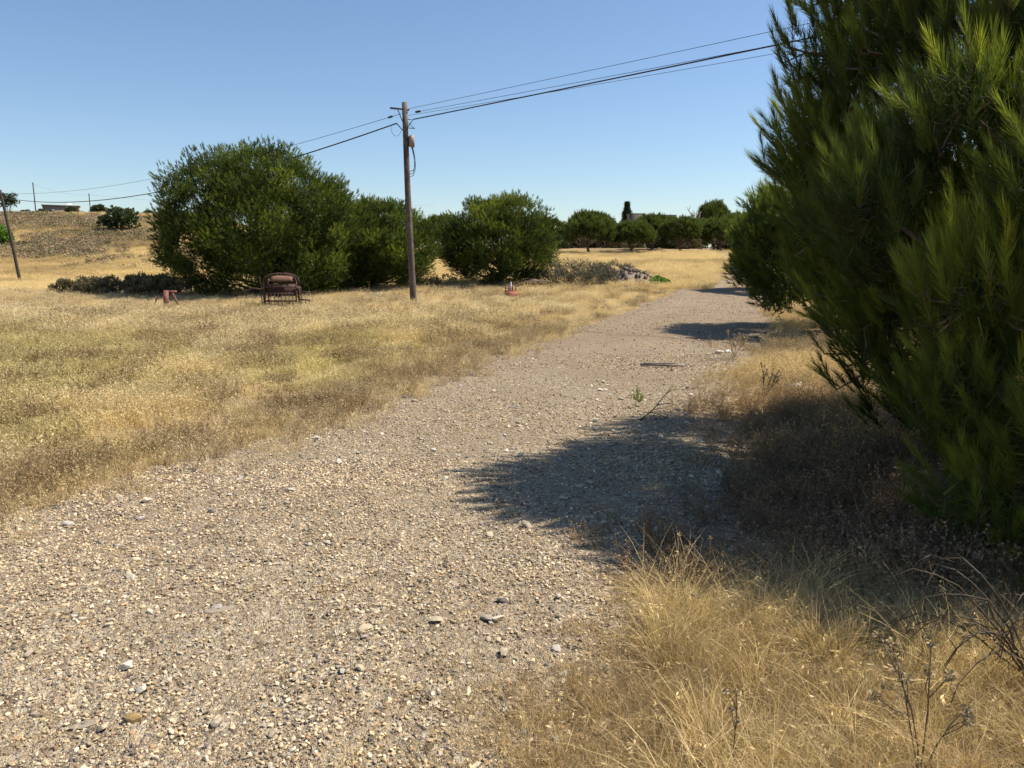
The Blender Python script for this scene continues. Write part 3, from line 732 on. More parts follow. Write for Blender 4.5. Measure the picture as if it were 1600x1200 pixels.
# --- big pine and its neighbours on the left
r = np.random.default_rng(54)
lob = dome_lobes(r, 3.85, 3.5, 3.3, 2.5, 165, 0.66, 0.02, -0.8, True)
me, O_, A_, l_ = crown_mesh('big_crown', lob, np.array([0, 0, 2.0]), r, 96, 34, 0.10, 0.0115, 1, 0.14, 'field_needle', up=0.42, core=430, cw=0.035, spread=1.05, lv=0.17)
tk = limb_mesh(r, lob, [(0, 0, 0), (0.1, 0, 1.2), (0, 0.1, 2.8), (0.1, 0, 4.6)], 0.2, nl=45).mesh('big_trunk', M['bark'], True)
pine('pine_tree', 'largest dome-shaped pine left of the utility pole, behind the rusty machine', gz(-9.75, 29.8), me, tk, group='pines in the left field')

r = np.random.default_rng(55)
lob = dome_lobes(r, 2.7, 2.45, 2.15, 2.0, 120, 0.53, 0.12, -0.85, True)
me2, O_, A_, l_ = crown_mesh('field_crown', lob, np.array([0, 0, 1.6]), r, 80, 30, 0.10, 0.0115, 1, 0.13, 'field_needle', up=0.42, core=300, cw=0.035, spread=1.05, lv=0.17)
tk2 = limb_mesh(r, lob, [(0, 0, 0), (0.1, 0.05, 0.5), (0.2, 0, 1.2), (0.1, 0, 3.2)], 0.19, nl=40).mesh('field_trunk', M['bark'], True)
pine('pine_tree', 'round pine right of the utility pole with a short dark trunk showing below', gz(-0.6, 35.5), me2, tk2, 0.4, group='pines in the left field')
pine('pine_tree', 'feathery pine directly behind the utility pole, touching the largest pine', gz(-5.85, 33.0), me2, tk2, 2.6, (1.02, 1.0, 0.94), group='pines in the left field')
pine('pine_tree', 'low pine filling the gap between the largest pine and the pole', gz(-7.2, 32.0), me2, tk2, 4.4, (0.9, 0.9, 0.88), group='pines in the left field')

# --- umbrella pines of the far row
far = []
for k in range(3):
    r = np.random.default_rng(60 + k)
    lob = dome_lobes(r, 2.6, 2.5, 1.5, 2.4, 50, 0.55, 0.75, -0.6)
    mf, *_ = crown_mesh('far_crown', lob, np.array([0, 0, 1.9]), r, 62, 16, 0.24, 0.045, 1, 0.3, 'far_needle', up=0.8, core=150, cw=0.12)
    tf = limb_mesh(r, lob, [(0, 0, 0), (0.15 * (k - 1), 0.05, 0.8), (0.1, 0, 1.8), (0, 0, 3.0)], 0.17, nl=22).mesh('far_trunk', M['bark'], True)
    far.append((mf, tf))
row = [(7.6, 76, 0, .92, 'leftmost umbrella pine of the far row, beside the round pine'),
       (12.1, 78, 1, .90, 'second umbrella pine from the left in the far row'),
       (15.6, 86, 0, .90, 'umbrella pine in the far row below the pointed conifer'),
       (17.9, 82, 2, .82, 'small umbrella pine with a leaning trunk in the middle of the far row'),
       (22.6, 84, 1, .97, 'broad umbrella pine in the far row below the bare tree'),
       (26.4, 88, 2, .88, 'umbrella pine in the far row just left of the track end'),
       (29.6, 86, 0, .90, 'umbrella pine in the far row where the track disappears'),
       (27.6, 70, 1, 1.12, 'tall umbrella pine at the right end of the far row beside the near pines'),
       (32.5, 78, 2, 1.1, 'umbrella pine half hidden behind the right-hand pines'),
       (-5.9, 66, 2, .85, 'distant pine seen through the gap right of the utility pole'),
       (4.5, 92, 1, .95, 'distant pine peeking over the right shoulder of the round pine'),
       (10.5, 98, 2, .95, 'pine behind the first two umbrella pines of the far row'),
       (19.5, 100, 0, .98, 'pine behind the small leaning umbrella pine of the far row'),
       (25.0, 102, 1, .98, 'pine behind the broad umbrella pine of the far row'),
       (30.5, 104, 2, .98, 'pine behind the end of the far row near the track')]
for k, (x, y, v, s, lab) in enumerate(row):
    pine('umbrella_pine', lab, gz(x, y), far[v][0], far[v][1], 1.3 * k, (s * (1 + .10 * math.sin(k * 2.3)), s, s * (1 + .13 * math.sin(k * 4.1 + 1))), group='umbrella pines of the far row')

# ------------------------------------------------------------------ shrubs, weeds
def leaf_bush(r, lobes, per, size, wr=0.4, up=0.3):
    mb = MB()
    for c, rad in lobes:
        d = nrm(r.normal(size=(per, 3))); d[:, 2] = np.where(d[:, 2] < -0.4, -d[:, 2], d[:, 2])
        p = np.asarray(c) + d * rad * r.uniform(0.55, 1.08, (per, 1)); p[:, 2] = np.maximum(p[:, 2], 0.02)
        u_ = nrm(d + r.normal(0, 0.7, (per, 3)) + np.array([0, 0, up])) * size * r.uniform(0.6, 1.3, (per, 1)); v_ = nrm(np.cross(u_, r.normal(size=(per, 3)))) * size * wr
        V = np.stack([p, p + u_ * .5 + v_, p + u_, p + u_ * .5 - v_], 1).reshape(-1, 3)
        F = (np.arange(per) * 4)[:, None, None] + np.array([(0, 1, 2), (0, 2, 3)])[None]
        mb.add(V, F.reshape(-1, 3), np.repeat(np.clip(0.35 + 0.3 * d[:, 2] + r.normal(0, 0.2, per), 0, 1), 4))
    return mb
def bush(name, label, loc, lobes, per, size, m, group=None, cat='shrub', stem=True, wr=0.4, up=0.3, seed=1, s=1.0):
    r = np.random.default_rng(seed); root = empty(name, loc); root.scale = (s, s, s); tag(root, label, cat, group)
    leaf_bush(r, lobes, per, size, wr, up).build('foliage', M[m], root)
    mb = MB()
    for c, rad in lobes:
        c = np.asarray(c, float); b = np.array([c[0] * .2, c[1] * .2, -0.05])
        mb.tube([b, (b + c) / 2 + r.normal(0, .04, 3), c], [0.03 * rad + .012, 0.02 * rad + .008, 0.006], 5, cap=False)
    mb.build('stem', M['bark'], root)
    return root
def rl(r, n, rx, ry, rz, lr, z0=0.2): return [(np.array([r.uniform(-rx, rx), r.uniform(-ry, ry), z0 + r.random() * rz]), lr * r.uniform(.7, 1.2)) for _ in range(n)]

r = np.random.default_rng(70)
# grey cushion mound and its small companion
cush = [((-1.55, 0, .32), .5), ((-1.0, -.1, .5), .62), ((-.35, .1, .62), .72), ((.3, -.1, .62), .70), ((.95, .1, .58), .64), ((1.5, 0, .42), .5), ((-.7, -.5, .35), .5), ((.1, -.6, .35), .52), ((.8, -.5, .32), .5), ((-1.9, .1, .18), .35)]
bush('cushion_shrub', 'wide grey-green cushion shrub in front of the rubble heap', gz(2.95, 35.2), cush, 900, 0.13, 'greyshrub', wr=0.10, up=0.7, seed=71)
bush('cushion_shrub', 'small brownish cushion shrub on top of the rubble heap', gz(5.2, 39.0, 0.25), [((-.6, 0, .25), .42), ((0, 0, .32), .5), ((.65, 0, .25), .42)], 700, 0.12, 'greyshrub', wr=0.10, up=0.7, seed=72)
bush('fig_bush', 'bright green leafy bush at the right foot of the rubble heap', gz(7.05, 36.2), rl(r, 9, .42, .3, .3, .22, .12), 130, 0.11, 'fig', wr=0.42, seed=73)
# dark weedy brush left of the big pine
for k, (x, y, s_, lab) in enumerate([(-17.0, 29.5, .8, 'leftmost dark weed bush of the brush line left of the largest pine'), (-15.8, 29.0, .9, 'dark weed bush second from the left in the brush line'), (-14.7, 28.8, 1.0, 'tall dark weed bush in the middle of the brush line'),
                                     (-13.6, 28.6, 1.0, 'dark weed bush beside the foot of the largest pine'), (-12.6, 28.2, .95, 'dark weed bush behind the red implement')]):
    bush('weed_bush', lab, gz(x, y), rl(r, 22, .85, .4, .62, .22, .16), 170, 0.12, 'weed', 'dark weed bushes left of the largest pine', wr=0.2, up=0.9, seed=80 + k, s=s_)
bush('weed_bush', 'brown bush at the foot of the pines just right of the pole', gz(-3.3, 33.6), rl(r, 10, .8, .4, .4, .25, .14), 150, 0.09, 'weed', wr=0.2, up=0.8, seed=88)
ug = ['at the left end of the far pine row', 'left of the second far umbrella pine', 'behind the trunk of the second far umbrella pine', 'right of the second far umbrella pine', 'below the pointed conifer',
      'left of the small leaning far pine', 'right of the small leaning far pine', 'left of the broad far umbrella pine', 'behind the trunk of the broad far umbrella pine', 'right of the broad far umbrella pine',
      'left of the track end', 'straight behind the track end', 'right of the track end', 'behind the right-hand pines at the track end']
for k, q in enumerate(ug):
    x, y, s_, lab = 4.6 + 2.25 * k, 90 + 3 * (k % 3), 1.25 + .1 * (k % 2), 'scrubby undergrowth ' + q
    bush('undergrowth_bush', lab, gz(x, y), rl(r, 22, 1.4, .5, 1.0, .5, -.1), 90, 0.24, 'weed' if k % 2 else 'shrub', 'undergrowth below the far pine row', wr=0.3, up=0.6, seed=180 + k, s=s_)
# hillside and ridge shrubs
for k, (x, y, s_, lab, gk) in enumerate([
        (-51.5, 101, 2.0, 'large dark green bush alone on the hillside left of the largest pine', 1),
        (-57, 86, 1.6, 'bright green bush at the left edge by the leaning pole', 2),
        (-79, 140, 1.08, 'dark bush on the ridge beside the ridge house', 1), (-75, 141, 1.22, 'broad evergreen bush on the ridge right of the ridge house', 1),
        (-88, 141, 0.72, 'small round bush on the ridge right of the ridge tree', 1), (-85.5, 141, 0.79, 'dark bush on the ridge between the tree and the far pole', 1),
        (-70, 142, 0.86, 'low evergreen bush on the ridge line towards the largest pine', 1), (-66.5, 142, 0.72, 'last low bush on the ridge before the largest pine', 1)]):
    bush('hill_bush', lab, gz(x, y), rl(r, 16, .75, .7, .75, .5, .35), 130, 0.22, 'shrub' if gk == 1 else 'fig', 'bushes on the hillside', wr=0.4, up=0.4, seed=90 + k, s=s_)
rt = bush('ridge_tree', 'small dark windswept tree on the ridge behind the leaning pole', gz(-91.5, 141), rl(r, 14, 1.0, .8, 1.6, .6, 1.4), 90, 0.25, 'shrub', cat='tree', seed=99, s=1.15)

# far skyline: conifer, small umbrella tree, bare tree, low dark buildings
def conifer():
    root = empty('conifer', gz(21.6, 146, -0.9)); tag(root, 'tall pointed conifer with tiers rising above the far pine row', 'tree')
    r = np.random.default_rng(101); mb = MB(); mb.tube([(0, 0, 0), (0, 0, 5), (0, 0, 9.6)], [.22, .15, .03], 7); mb.build('trunk', M['bark'], root)
    O, D = [], []
    for k in range(18):
        z = 2.2 + k * 0.42; R_ = (1.8 * (1 - k / 19.0) + .1) * r.uniform(.7, 1.15)
        for j in range(9):
            a = j * 0.7 + k + r.normal(0, .15); q = r.uniform(.75, 1.1)
            for s_ in np.linspace(0.25, 1, 9): O.append((math.cos(a) * R_ * s_ * q, math.sin(a) * R_ * s_ * q, z + .15 * s_)); D.append((math.cos(a), math.sin(a), .35))
    O = np.repeat(np.array(O), 12, 0) + r.normal(0, .11, (len(O) * 12, 3)); D = nrm(np.repeat(np.array(D), 12, 0) + r.normal(0, .6, (len(O), 3)))
    V, F, m_ = needles(O, D, np.full(len(O), .36), .07, r); obj('crown', mesh_np('conifer_crown', V, F, M['shrub'], r.uniform(0, .7, len(V))), root)
conifer()
pine('umbrella_pine', 'small flat-topped tree on the skyline right of the dark buildings', gz(39, 150), far[1][0], far[1][1], 0.5, (1.3, 1.3, 2.2), group='trees on the far skyline')
bt = empty('bare_tree', gz(34.5, 146)); tag(bt, 'bare leafless tree rising above the far pine row', 'tree')
r = np.random.default_rng(103); mb = MB(); mb.tube([(0, 0, 0), (0, 0, 3.0), (.1, 0, 5.0)], [.22, .17, .12], 6); mb.build('trunk', M['wood'], bt)
for k in range(9):
    a = r.uniform(0, 6.28); z = r.uniform(3.6, 5.4); e = np.array([math.cos(a) * r.uniform(.7, 1.9), .4 * math.sin(a), r.uniform(2.0, 3.6)]); s0 = np.array([.05, 0, z])
    mb = MB(); mb.tube([s0, s0 + e * .45 + r.normal(0, .1, 3), s0 + e], [.10, .07, .03], 5)
    for j in range(3): q = s0 + e * r.uniform(.4, .8); mb.tube([q, q + np.array([r.normal(0, .5), 0, r.uniform(.5, 1.1)])], [.045, .018], 4)
    mb.build('branch', M['wood'], bt)
def block(name, label, loc, size, m, roof, rz=0, win=0):
    root = empty(name, loc, rz); tag(root, label, 'building')
    MB().box((0, 0, size[2] / 2 - .3), (size[0], size[1], size[2] + .6)).build('wall', M[m], root)
    MB().box((0, 0, size[2] + .08), (size[0] + .3, size[1] + .3, .16)).build('roof', M[roof], root)
    for k in range(win):
        x = (k + .5) / win * size[0] - size[0] / 2
        MB().box((x, -size[1] / 2 - .01, size[2] * .55), (.8, .06, .9)).build('window', M['dark'], root)
    return root
block('low_building', 'dark square building below the pointed conifer on the skyline', (22.6, 142, float(hz(22.6, 142))), (2.6, 4, 6.3), 'darkwall', 'darkwall')
block('low_building', 'low dark building right of the pointed conifer on the skyline', (27.2, 142, float(hz(27.2, 142))), (4.6, 4, 6.0), 'darkwall', 'darkwall')
hx, hy = -88, 152
hb = block('house', 'low flat-roofed brown house on the crest of the left hill', (hx, hy, float(hz(hx, hy)) - .7), (6.2, 5, 2.5), 'wall', 'wall', 0.5, 2)
MB().box((1.3, -2.56, 1.5), (1.0, .1, 2.9)).build('white_pillar', M['whitewall'], hb)

# ------------------------------------------------------------------ utility poles and cables
def shaft(H, r0_, r1, lean, crook, seed):
    r = np.random.default_rng(seed); n = 9; z = np.linspace(-0.6, H, n); q = np.clip(z / H, 0, 1)
    P = np.stack([lean * q + crook * np.sin(q * 3.1), 0.4 * crook * np.sin(q * 4 + 1) * q, z], 1)
    return P, np.linspace(r0_, r1, n)
px0, py0 = -3.26, 25.33; PH = 6.5
pole = empty('utility_pole', gz(px0, py0, 0)); tag(pole, 'tall wooden utility pole with brackets and a cable box, standing in the field', 'utility pole', 'utility poles')
P, rr = shaft(PH, 0.115, 0.085, -0.16, -0.03, 1)
mb = MB(); mb.tube(P, rr, 12); mb.build('shaft', M['pole'], pole, True)
tx = -0.16
MB().box((tx - .16, 0, 6.30), (.62, .05, .05), (0, .09, 0)).build('crossarm', M['dark'], pole)
mb = MB(); mb.tube([(tx - .22, 0, 6.27), (tx - .04, -.03, 5.83)], .014, 5); mb.build('brace', M['dark'], pole)
mb = MB(); mb.tube([(tx + .05, 0, 5.72), (tx + .32, -.02, 5.70)], .013, 5); mb.tube([(tx + .05, 0, 5.92), (tx + .30, -.02, 5.70)], .010, 5); mb.build('bracket', M['dark'], pole)
mb = MB(); mb.tube([(tx + .07, 0, 5.72), (tx + .27, -.02, 5.98), (tx + .10, 0, 5.98)], .016, 5); mb.build('bracket', M['dark'], pole)
mb = MB(); mb.tube([(tx - .06, 0, 5.62), (tx - .27, 0, 5.86)], .016, 5); mb.build('bracket', M['dark'], pole)
MB().box((tx + .215, -.05, 5.30), (.15, .13, .36)).build('junction_box', M['box'], pole)
MB().box((tx + .13, -.03, 5.30), (.05, .12, .30)).build('box_mount', M['dark'], pole)
mb = MB()
for k, (dx, dz) in enumerate(((.17, 4.28), (.19, 4.2), (.14, 4.36))):
    s_ = np.linspace(0, 1, 14)
    mb.tube([(tx + .20 + dx * .5 * math.sin(q * 2.6) + .02 * k, -.06 - .02 * k, 5.12 + (dz - 5.12) * q) for q in s_[:11]] + [(tx + .24, -.08, dz + .03), (tx + .12, -.06, dz)], .010, 5)
mb.build('cable_loop', M['cable'], pole)
mb = MB(); mb.tube([(tx - .28 + .20 * math.sin(a) * .8, -.05, 5.70 + .24 * math.cos(a)) for a in np.linspace(-1.3, -4.4, 12)], .005, 4); mb.build('cable_loop', M['cable'], pole)
mb = MB(); mb.tube([(tx - .06 + .05 * math.sin(q * 3), -.10, 5.5 - 2.4 * q) for q in np.linspace(0, 1, 10)], .010, 5); mb.build('riser_cable', M['cable'], pole)

def plain_pole(label, loc, H, lean, r_=0.10, seed=2, arm=True):
    o = empty('utility_pole', loc); tag(o, label, 'utility pole', 'utility poles')
    P, rr = shaft(H, r_, r_ * .75, lean, 0.02, seed); mb = MB(); mb.tube(P, rr, 9); mb.build('shaft', M['oldpole'], o, True)
    if arm: MB().box((lean, 0, H - .25), (.5, .06, .06)).build('crossarm', M['dark'], o)
    return o
lx, ly = -36.6, 57.0
plain_pole('leaning dark utility pole at the left edge of the meadow', gz(lx, ly, 0), 6.7, -0.75, 0.12, 3)
plain_pole('thin utility pole on the ridge left of the ridge house', gz(-98, 160, 0), 6.9, 0, .12, 4)
plain_pole('thin utility pole on the ridge right of the ridge house', gz(-103, 190, 0), 7.3, 0, .13, 5)
plain_pole('utility pole beyond the right edge holding the overhead cables', gz(35, -7, 0), 8.1, 0, .12, 6)
plain_pole('utility pole beyond the left edge continuing the cable line', gz(-74, 82, 0), 6.7, 0, .12, 7)

def wire(label, a, b, sag, rad, ins=None, grp='overhead cables', n=40):
    a = np.array(a, float); b = np.array(b, float); q = np.linspace(0, 1, n)[:, None]
    P = a + (b - a) * q; P[:, 2] -= (4 * sag * q * (1 - q))[:, 0]
    root = empty('overhead_cable', tuple(a)); tag(root, label, 'cable', grp)
    mb = MB(); mb.tube(P - a, rad, 5); mb.build('wire', M['cable'], root, True)
    if ins:
        d = nrm(P[1] - P[0]); mb = MB(); mb.tube([d * ins, d * (ins + .04), d * (ins + .22), d * (ins + .26)], [.012, .035, .035, .012], 8); mb.build('insulator', M['dark'], root)
zt = float(hz(px0, py0)); ztl = float(hz(lx, ly)); zl = ztl
T0 = (px0 + tx, py0)
wire('thick black cable bundle from the tall pole to the right', (T0[0] + .27, T0[1], zt + 5.98), (35, -7, 7.5), 0.12, 0.019)
wire('thin topmost cable from the tall pole to the right', (T0[0] + .05, T0[1] + .05, zt + 6.30), (35.1, -6.8, 7.8), 0.15, 0.0065)
wire('thin cable with an insulator just below the topmost one on the right', (T0[0] + .32, T0[1], zt + 6.20), (35, -7.2, 7.2), 0.25, 0.0065, ins=.02)
wire('lowest thin cable from the tall pole to the right', (T0[0] + .10, T0[1], zt + 6.10), (35, -7.4, 6.9), 0.35, 0.0055)
wire('thick black cable from the tall pole to the leaning left pole', (T0[0] - .27, T0[1], zt + 5.86), (lx - .70, ly, zl + 6.15), 1.15, 0.022)
wire('thin cable with an insulator from the tall pole to the left', (T0[0] - .10, T0[1], zt + 6.16), (lx - .72, ly, zl + 6.45), 0.75, 0.008, ins=.45)
wire('thin cable leaving the left pole beyond the picture edge', (lx - .72, ly, zl + 6.45), (-74, 82, float(hz(-74, 82)) + 6.5), .5, 0.008)
wire('thick cable leaving the left pole beyond the picture edge', (lx - .70, ly, zl + 6.15), (-74, 82, float(hz(-74, 82)) + 6.2), .5, 0.018)
wire('faint cable between the two ridge poles', (-98, 160, float(hz(-98, 160)) + 6.6), (-103, 190, float(hz(-103, 190)) + 7.0), .7, 0.012)
wire('faint distant cable running from the ridge pole towards the largest pine', (-103, 190, float(hz(-103, 190)) + 7.0), (-20, 200, 14.5), 1.5, 0.012)

# ------------------------------------------------------------------ rusty farm machine and other things in the grass
fm = empty('farm_machine', gz(-7.2, 23.9, 0.0), 0.12); fm.scale = (.84, .86, 1.12); tag(fm, 'rusty old farm implement with a curved hood standing in the grass before the largest pine', 'farm machine')
for sx in (-.56, .56):
    mb = MB(); mb.tube([(sx, -.32, -.05), (sx * 1.02, -.32, .55), (sx * 1.06, -.30, .80)], .032, 6); mb.build('front_leg', M['rust'], fm)
    mb = MB(); mb.tube([(sx * .95, .36, -.05), (sx, .34, .55), (sx * .98, .30, .85)], .028, 6); mb.build('rear_leg', M['rust'], fm)
    mb = MB(); th = np.linspace(0, 2 * math.pi, 25); mb.tube([(sx * 1.2, .02 + .30 * math.cos(a), .34 + .30 * math.sin(a)) for a in th], .020, 5, cap=False)
    for a in np.linspace(0, math.pi, 4)[:-1]: mb.tube([(sx * 1.2, .02 - .30 * math.cos(a), .34 - .30 * math.sin(a)), (sx * 1.2, .02 + .30 * math.cos(a), .34 + .30 * math.sin(a))], .009, 4)
    mb.build('wheel', M['rust'], fm)
    MB().box((sx * 1.06, 0, .62), (.05, .70, .07)).build('side_rail', M['rust'], fm)
th = np.linspace(0, math.pi, 17)
for yy in (-.30, .28):
    mb = MB(); mb.tube([(-.60 * math.cos(a), yy, .70 + .32 * math.sin(a) ** .6) for a in th], .026, 6); mb.build('arch', M['rust'], fm)
Vh, Fh = [], []
for i, a in enumerate(np.linspace(-.2, 2.6, 14)):
    for j, x in enumerate(np.linspace(-.34, .44, 9)):
        bulge = .03 * math.sin((x + .5) * 3.1)
        Vh.append((x, -.02 - (.20 + bulge) * math.cos(a), .82 + (.11 + bulge) * math.sin(a)))
for i in range(13):
    for j in range(8):
        q = i * 9 + j; Fh += [(q, q + 1, q + 10), (q, q + 10, q + 9)]
hood = MB().add(Vh, Fh).build('hood', M['rusthood'], fm, True); sd = hood.modifiers.new('thickness', 'SOLIDIFY'); sd.thickness = 0.012
for z_, y_ in ((.66, -.32), (.47, -.30), (.27, -.34), (.5, .3)): MB().box((0, y_, z_), (1.12, .045, .045)).build('cross_bar', M['rust'], fm)
for k in range(8):
    x = -.46 + k * .131
    mb = MB(); mb.tube([(x, -.36, .50), (x, -.42, .30), (x + .01, -.40, .12), (x + .01, -.30, .02)], .013, 5); mb.build('tine', M['rust'], fm)
MB().box((.0, .05, .56), (.98, .34, .30), (.05, 0, 0)).build('seed_box', M['rust'], fm)
mb = MB(); mb.tube([(-.62, .1, .55), (-1.1, .3, .60), (-1.5, .5, .50)], .03, 6); mb.build('drawbar', M['rust'], fm)
for z_ in (.52, .30): mb = MB(); mb.tube([(.62, -.1, z_), (1.05, -.2, z_ - .02)], .02, 5); mb.build('side_bar', M['rust'], fm)
for k in range(3): mb = MB(); mb.tube([(.74 + .13 * k, -.15, .30), (.75 + .13 * k, -.18, .04)], .012, 4); mb.build('side_tine', M['rust'], fm)
mb = MB(); mb.tube([(-.66, -.25, .5), (-.72, -.28, .95)], .014, 5); mb.build('lever', M['rust'], fm)

ri = empty('red_implement', gz(-10.7, 23.6, 0), 0.3); tag(ri, 'small faded red metal implement half hidden in grass left of the farm machine', 'farm machine')
MB().box((0, 0, .33), (.15, .10, .62), (0, .06, 0)).build('post', M['redrust'], ri)
MB().box((.17, .02, .60), (.30, .09, .06)).build('top_arm', M['redrust'], ri)
MB().box((.27, .02, .36), (.05, .07, .48), (0, -.35, 0)).build('strut', M['redrust'], ri)
mb = MB(); mb.tube([(-.06, 0, .5), (-.25, .02, .42), (-.38, .03, .12)], .024, 6); mb.build('bent_arm', M['redrust'], ri)
MB().box((-.05, 0, .04), (.8, .3, .06)).build('base_plate', M['redrust'], ri)

cb = empty('clay_block', gz(-.05, 29.6, .40), .15); tag(cb, 'red hollow clay block lying in the grass in front of the round pine', 'brick')
for z_ in (-.09, 0, .09): MB().box((0, 0, z_), (.42, .20, .018)).build('shell', M['clay'], cb)
for x_ in (-.2, -.07, .07, .2): MB().box((x_, 0, 0), (.018, .196, .162)).build('web', M['clay'], cb)
MB().box((0, 0, -.27), (.46, .24, .32)).build('lower_block', M['clay'], cb)

bo = empty('bottle', gz(-.05, 31.0, .15)); tag(bo, 'pale plastic bottle standing behind the red clay block', 'bottle')
mb = MB(); mb.tube([(0, 0, 0), (0, 0, .02), (0, 0, .26), (0, 0, .33), (0, 0, .38)], [.05, .065, .065, .03, .03], 10); mb.build('body', M['paper'], bo, True)
mb = MB(); mb.tube([(0, 0, .38), (0, 0, .41)], .034, 8); mb.build('cap', M['white'], bo)

lg = empty('fallen_log', gz(.75, 34.2, .1), .3); tag(lg, 'dark fallen log lying at the foot of the round pine', 'log')
mb = MB(); mb.tube([(-.95, 0, .02), (-.4, .05, .12), (.2, 0, .26), (.9, .1, .18)], [.10, .14, .16, .09], 8); mb.build('log', M['bark'], lg, True)
mb = MB(); mb.tube([(.1, 0, .2), (.5, -.2, .32), (1.3, -.25, .2)], [.05, .04, .015], 5); mb.build('branch', M['bark'], lg)

# rubble heap: earth core and single stones
rk = [rock('rubble_stone', 200 + k, 1, .75, 'rubble') for k in range(6)]
rh = empty('rubble_heap', gz(5.6, 37.2, 0)); tag(rh, 'heap of brown rubble stones behind the grey cushion shrub', 'rubble heap')
r = np.random.default_rng(110)
Vh, Fh = [], []
for i in range(9):
    for j in range(20):
        a = j / 20 * 6.283; q = i / 8; Vh.append((1.75 * q * math.cos(a), 1.3 * q * math.sin(a), .75 * (1 - q ** 1.6) - .06 + .06 * r.normal() * (q < 1)))
for i in range(8):
    for j in range(20):
        a_, b_ = i * 20 + j, i * 20 + (j + 1) % 20; Fh += [(a_, a_ + 20, b_ + 20), (a_, b_ + 20, b_)]
MB().add(Vh, Fh).build('earth_core', M['rubble'], rh)
for k in range(150):
    a = r.uniform(0, 6.28); q = r.random() ** .6; s_ = r.uniform(.10, .30)
    o = obj('stone', rk[k % 6], rh, (1.75 * q * math.cos(a), 1.3 * q * math.sin(a), .75 * (1 - q ** 1.6) + s_ * .1)); o.scale = (s_, s_, s_); o.rotation_euler = tuple(r.uniform(0, 6.28, 3))

# ------------------------------------------------------------------ things on the track
def tz(x, y): return float(track_z(np.array(x, float), np.array(y, float)))
def plank(name, label, loc, rz, pts, w_, h_, m, cat):
    o = empty(name, (loc[0], loc[1], tz(*loc)), rz); tag(o, label, cat)
    return o
st = empty('plank', (2.37, 11.45, tz(2.37, 11.45) + .02), -.12); tag(st, 'thin dark wooden slat lying across the track in the middle distance', 'plank')
mb = MB(); mb.box((0, 0, .012), (.82, .055, .03), (0, .015, .02)); mb.build('slat', M['wood'], st)
mb = MB(); mb.box((-.12, .02, .035), (.5, .03, .018), (0, -.02, .06)); mb.build('splinter', M['wood'], st)

wd_ = empty('broken_board', (3.46, 9.2, float(hz(3.46, 9.2)) + .03), .2); tag(wd_, 'broken white board lying in the sunlit grass at the right verge', 'board')
r = np.random.default_rng(115)
for k, (x_, y_, w1, h1) in enumerate(((0, .03, .26, .10), (.10, -.06, .20, .07), (-.12, -.10, .12, .05))):
    MB().box((x_, y_, .05 - .012 * k), (w1, h1, .015), (r.normal(0, .12) + .25, r.normal(0, .1), r.normal(0, .3))).build('fragment', M['white'], wd_)

def crumple(name, label, loc, s_, seed, m, cat='litter'):
    r = np.random.default_rng(seed); bm = bmesh.new(); bmesh.ops.create_icosphere(bm, subdivisions=2, radius=1)
    for v in bm.verts: v.co = v.co * (0.75 + 0.5 * r.random()); v.co.z *= .6
    me = bpy.data.meshes.new(name); bm.to_mesh(me); bm.free(); me.materials.append(M[m])
    o = obj(name, me, None, loc); o.scale = (s_, s_ * .8, s_); tag(o, label, cat); return o
crumple('crumpled_bag', 'pale crumpled bag lying under the edge of the near pines', (4.35, 8.6, .12), .10, 1, 'paper')
crumple('crumpled_bag', 'smaller scrap of pale litter in the shaded weeds below the bag', (3.55, 6.5, .12), .05, 2, 'paper')

# named stones
def stone_thing(label, x, y, s3, seed, m, rz=0, tilt=0.1, flat=.7, dz=.25):
    o = obj('stone', rock('stone', seed, 2, flat, m, .05), None, (x, y, tz(x, y) + s3[2] * dz)); o.scale = s3; o.rotation_euler = (tilt, tilt * .5, rz)
    return tag(o, label, 'stone', 'loose stones on the track')
stone_thing('rounded ochre stone at the bottom left of the track', -1.35, 2.46, (.05, .045, .065), 301, 'orange')
stone_thing('flat brown slate piece lying on the left of the track', -1.34, 3.29, (.12, .05, .02), 302, 'slate', .5, flat=.4)
stone_thing('flat grey-brown slate piece in the bottom left corner', -1.50, 2.44, (.10, .05, .018), 303, 'slate', .4, flat=.4)
stone_thing('angular cream stone left of the middle near the bottom of the track', -1.53, 2.79, (.055, .048, .055), 304, 'cream', .8)
stone_thing('cream stone with a dark underside below the shadow tip', -.33, 3.16, (.055, .045, .045), 305, 'stone', .2)
stone_thing('white stone at the sunlit edge of the pine shadow far along the track', 3.56, 13.0, (.17, .12, .11), 306, 'white', .3)
stone_thing('pale stone beside the white stone far along the track', 3.75, 13.1, (.12, .10, .09), 307, 'white', 1.3)

loose = [rock('stone', 400 + k, 2, f_, 'stone', .05) for k, f_ in enumerate((.6, .7, .8, .5, .65, .75, .55, .7))]
r = np.random.default_rng(120); cnt = 0
while cnt < 285:
    y = 2.1 + 8.0 * r.random() ** 1.9; x = float(np.interp(y, _cy, _cx) + r.uniform(-1.05, 1.15) * np.interp(y, _cy, _hw))
    if abs(x) > 0.70 * y or (x < -.2 and r.random() < .35): continue
    s_ = (0.022 + 0.026 * r.random() ** 2.2) * (1 + .05 * y)
    o = obj('stone', loose[cnt % 8], None, (x, y, tz(x, y) + s_ * .18)); o.scale = (s_ * r.uniform(.9, 1.4), s_ * r.uniform(.8, 1.1), s_ * r.uniform(.75, 1.1))
    o.rotation_euler = (r.normal(0, .25), r.normal(0, .25), r.uniform(0, 6.28))
    tag(o, 'small pale angular stone lying loose on the gravel of the track', 'stone', 'small loose stones on the track'); cnt += 1

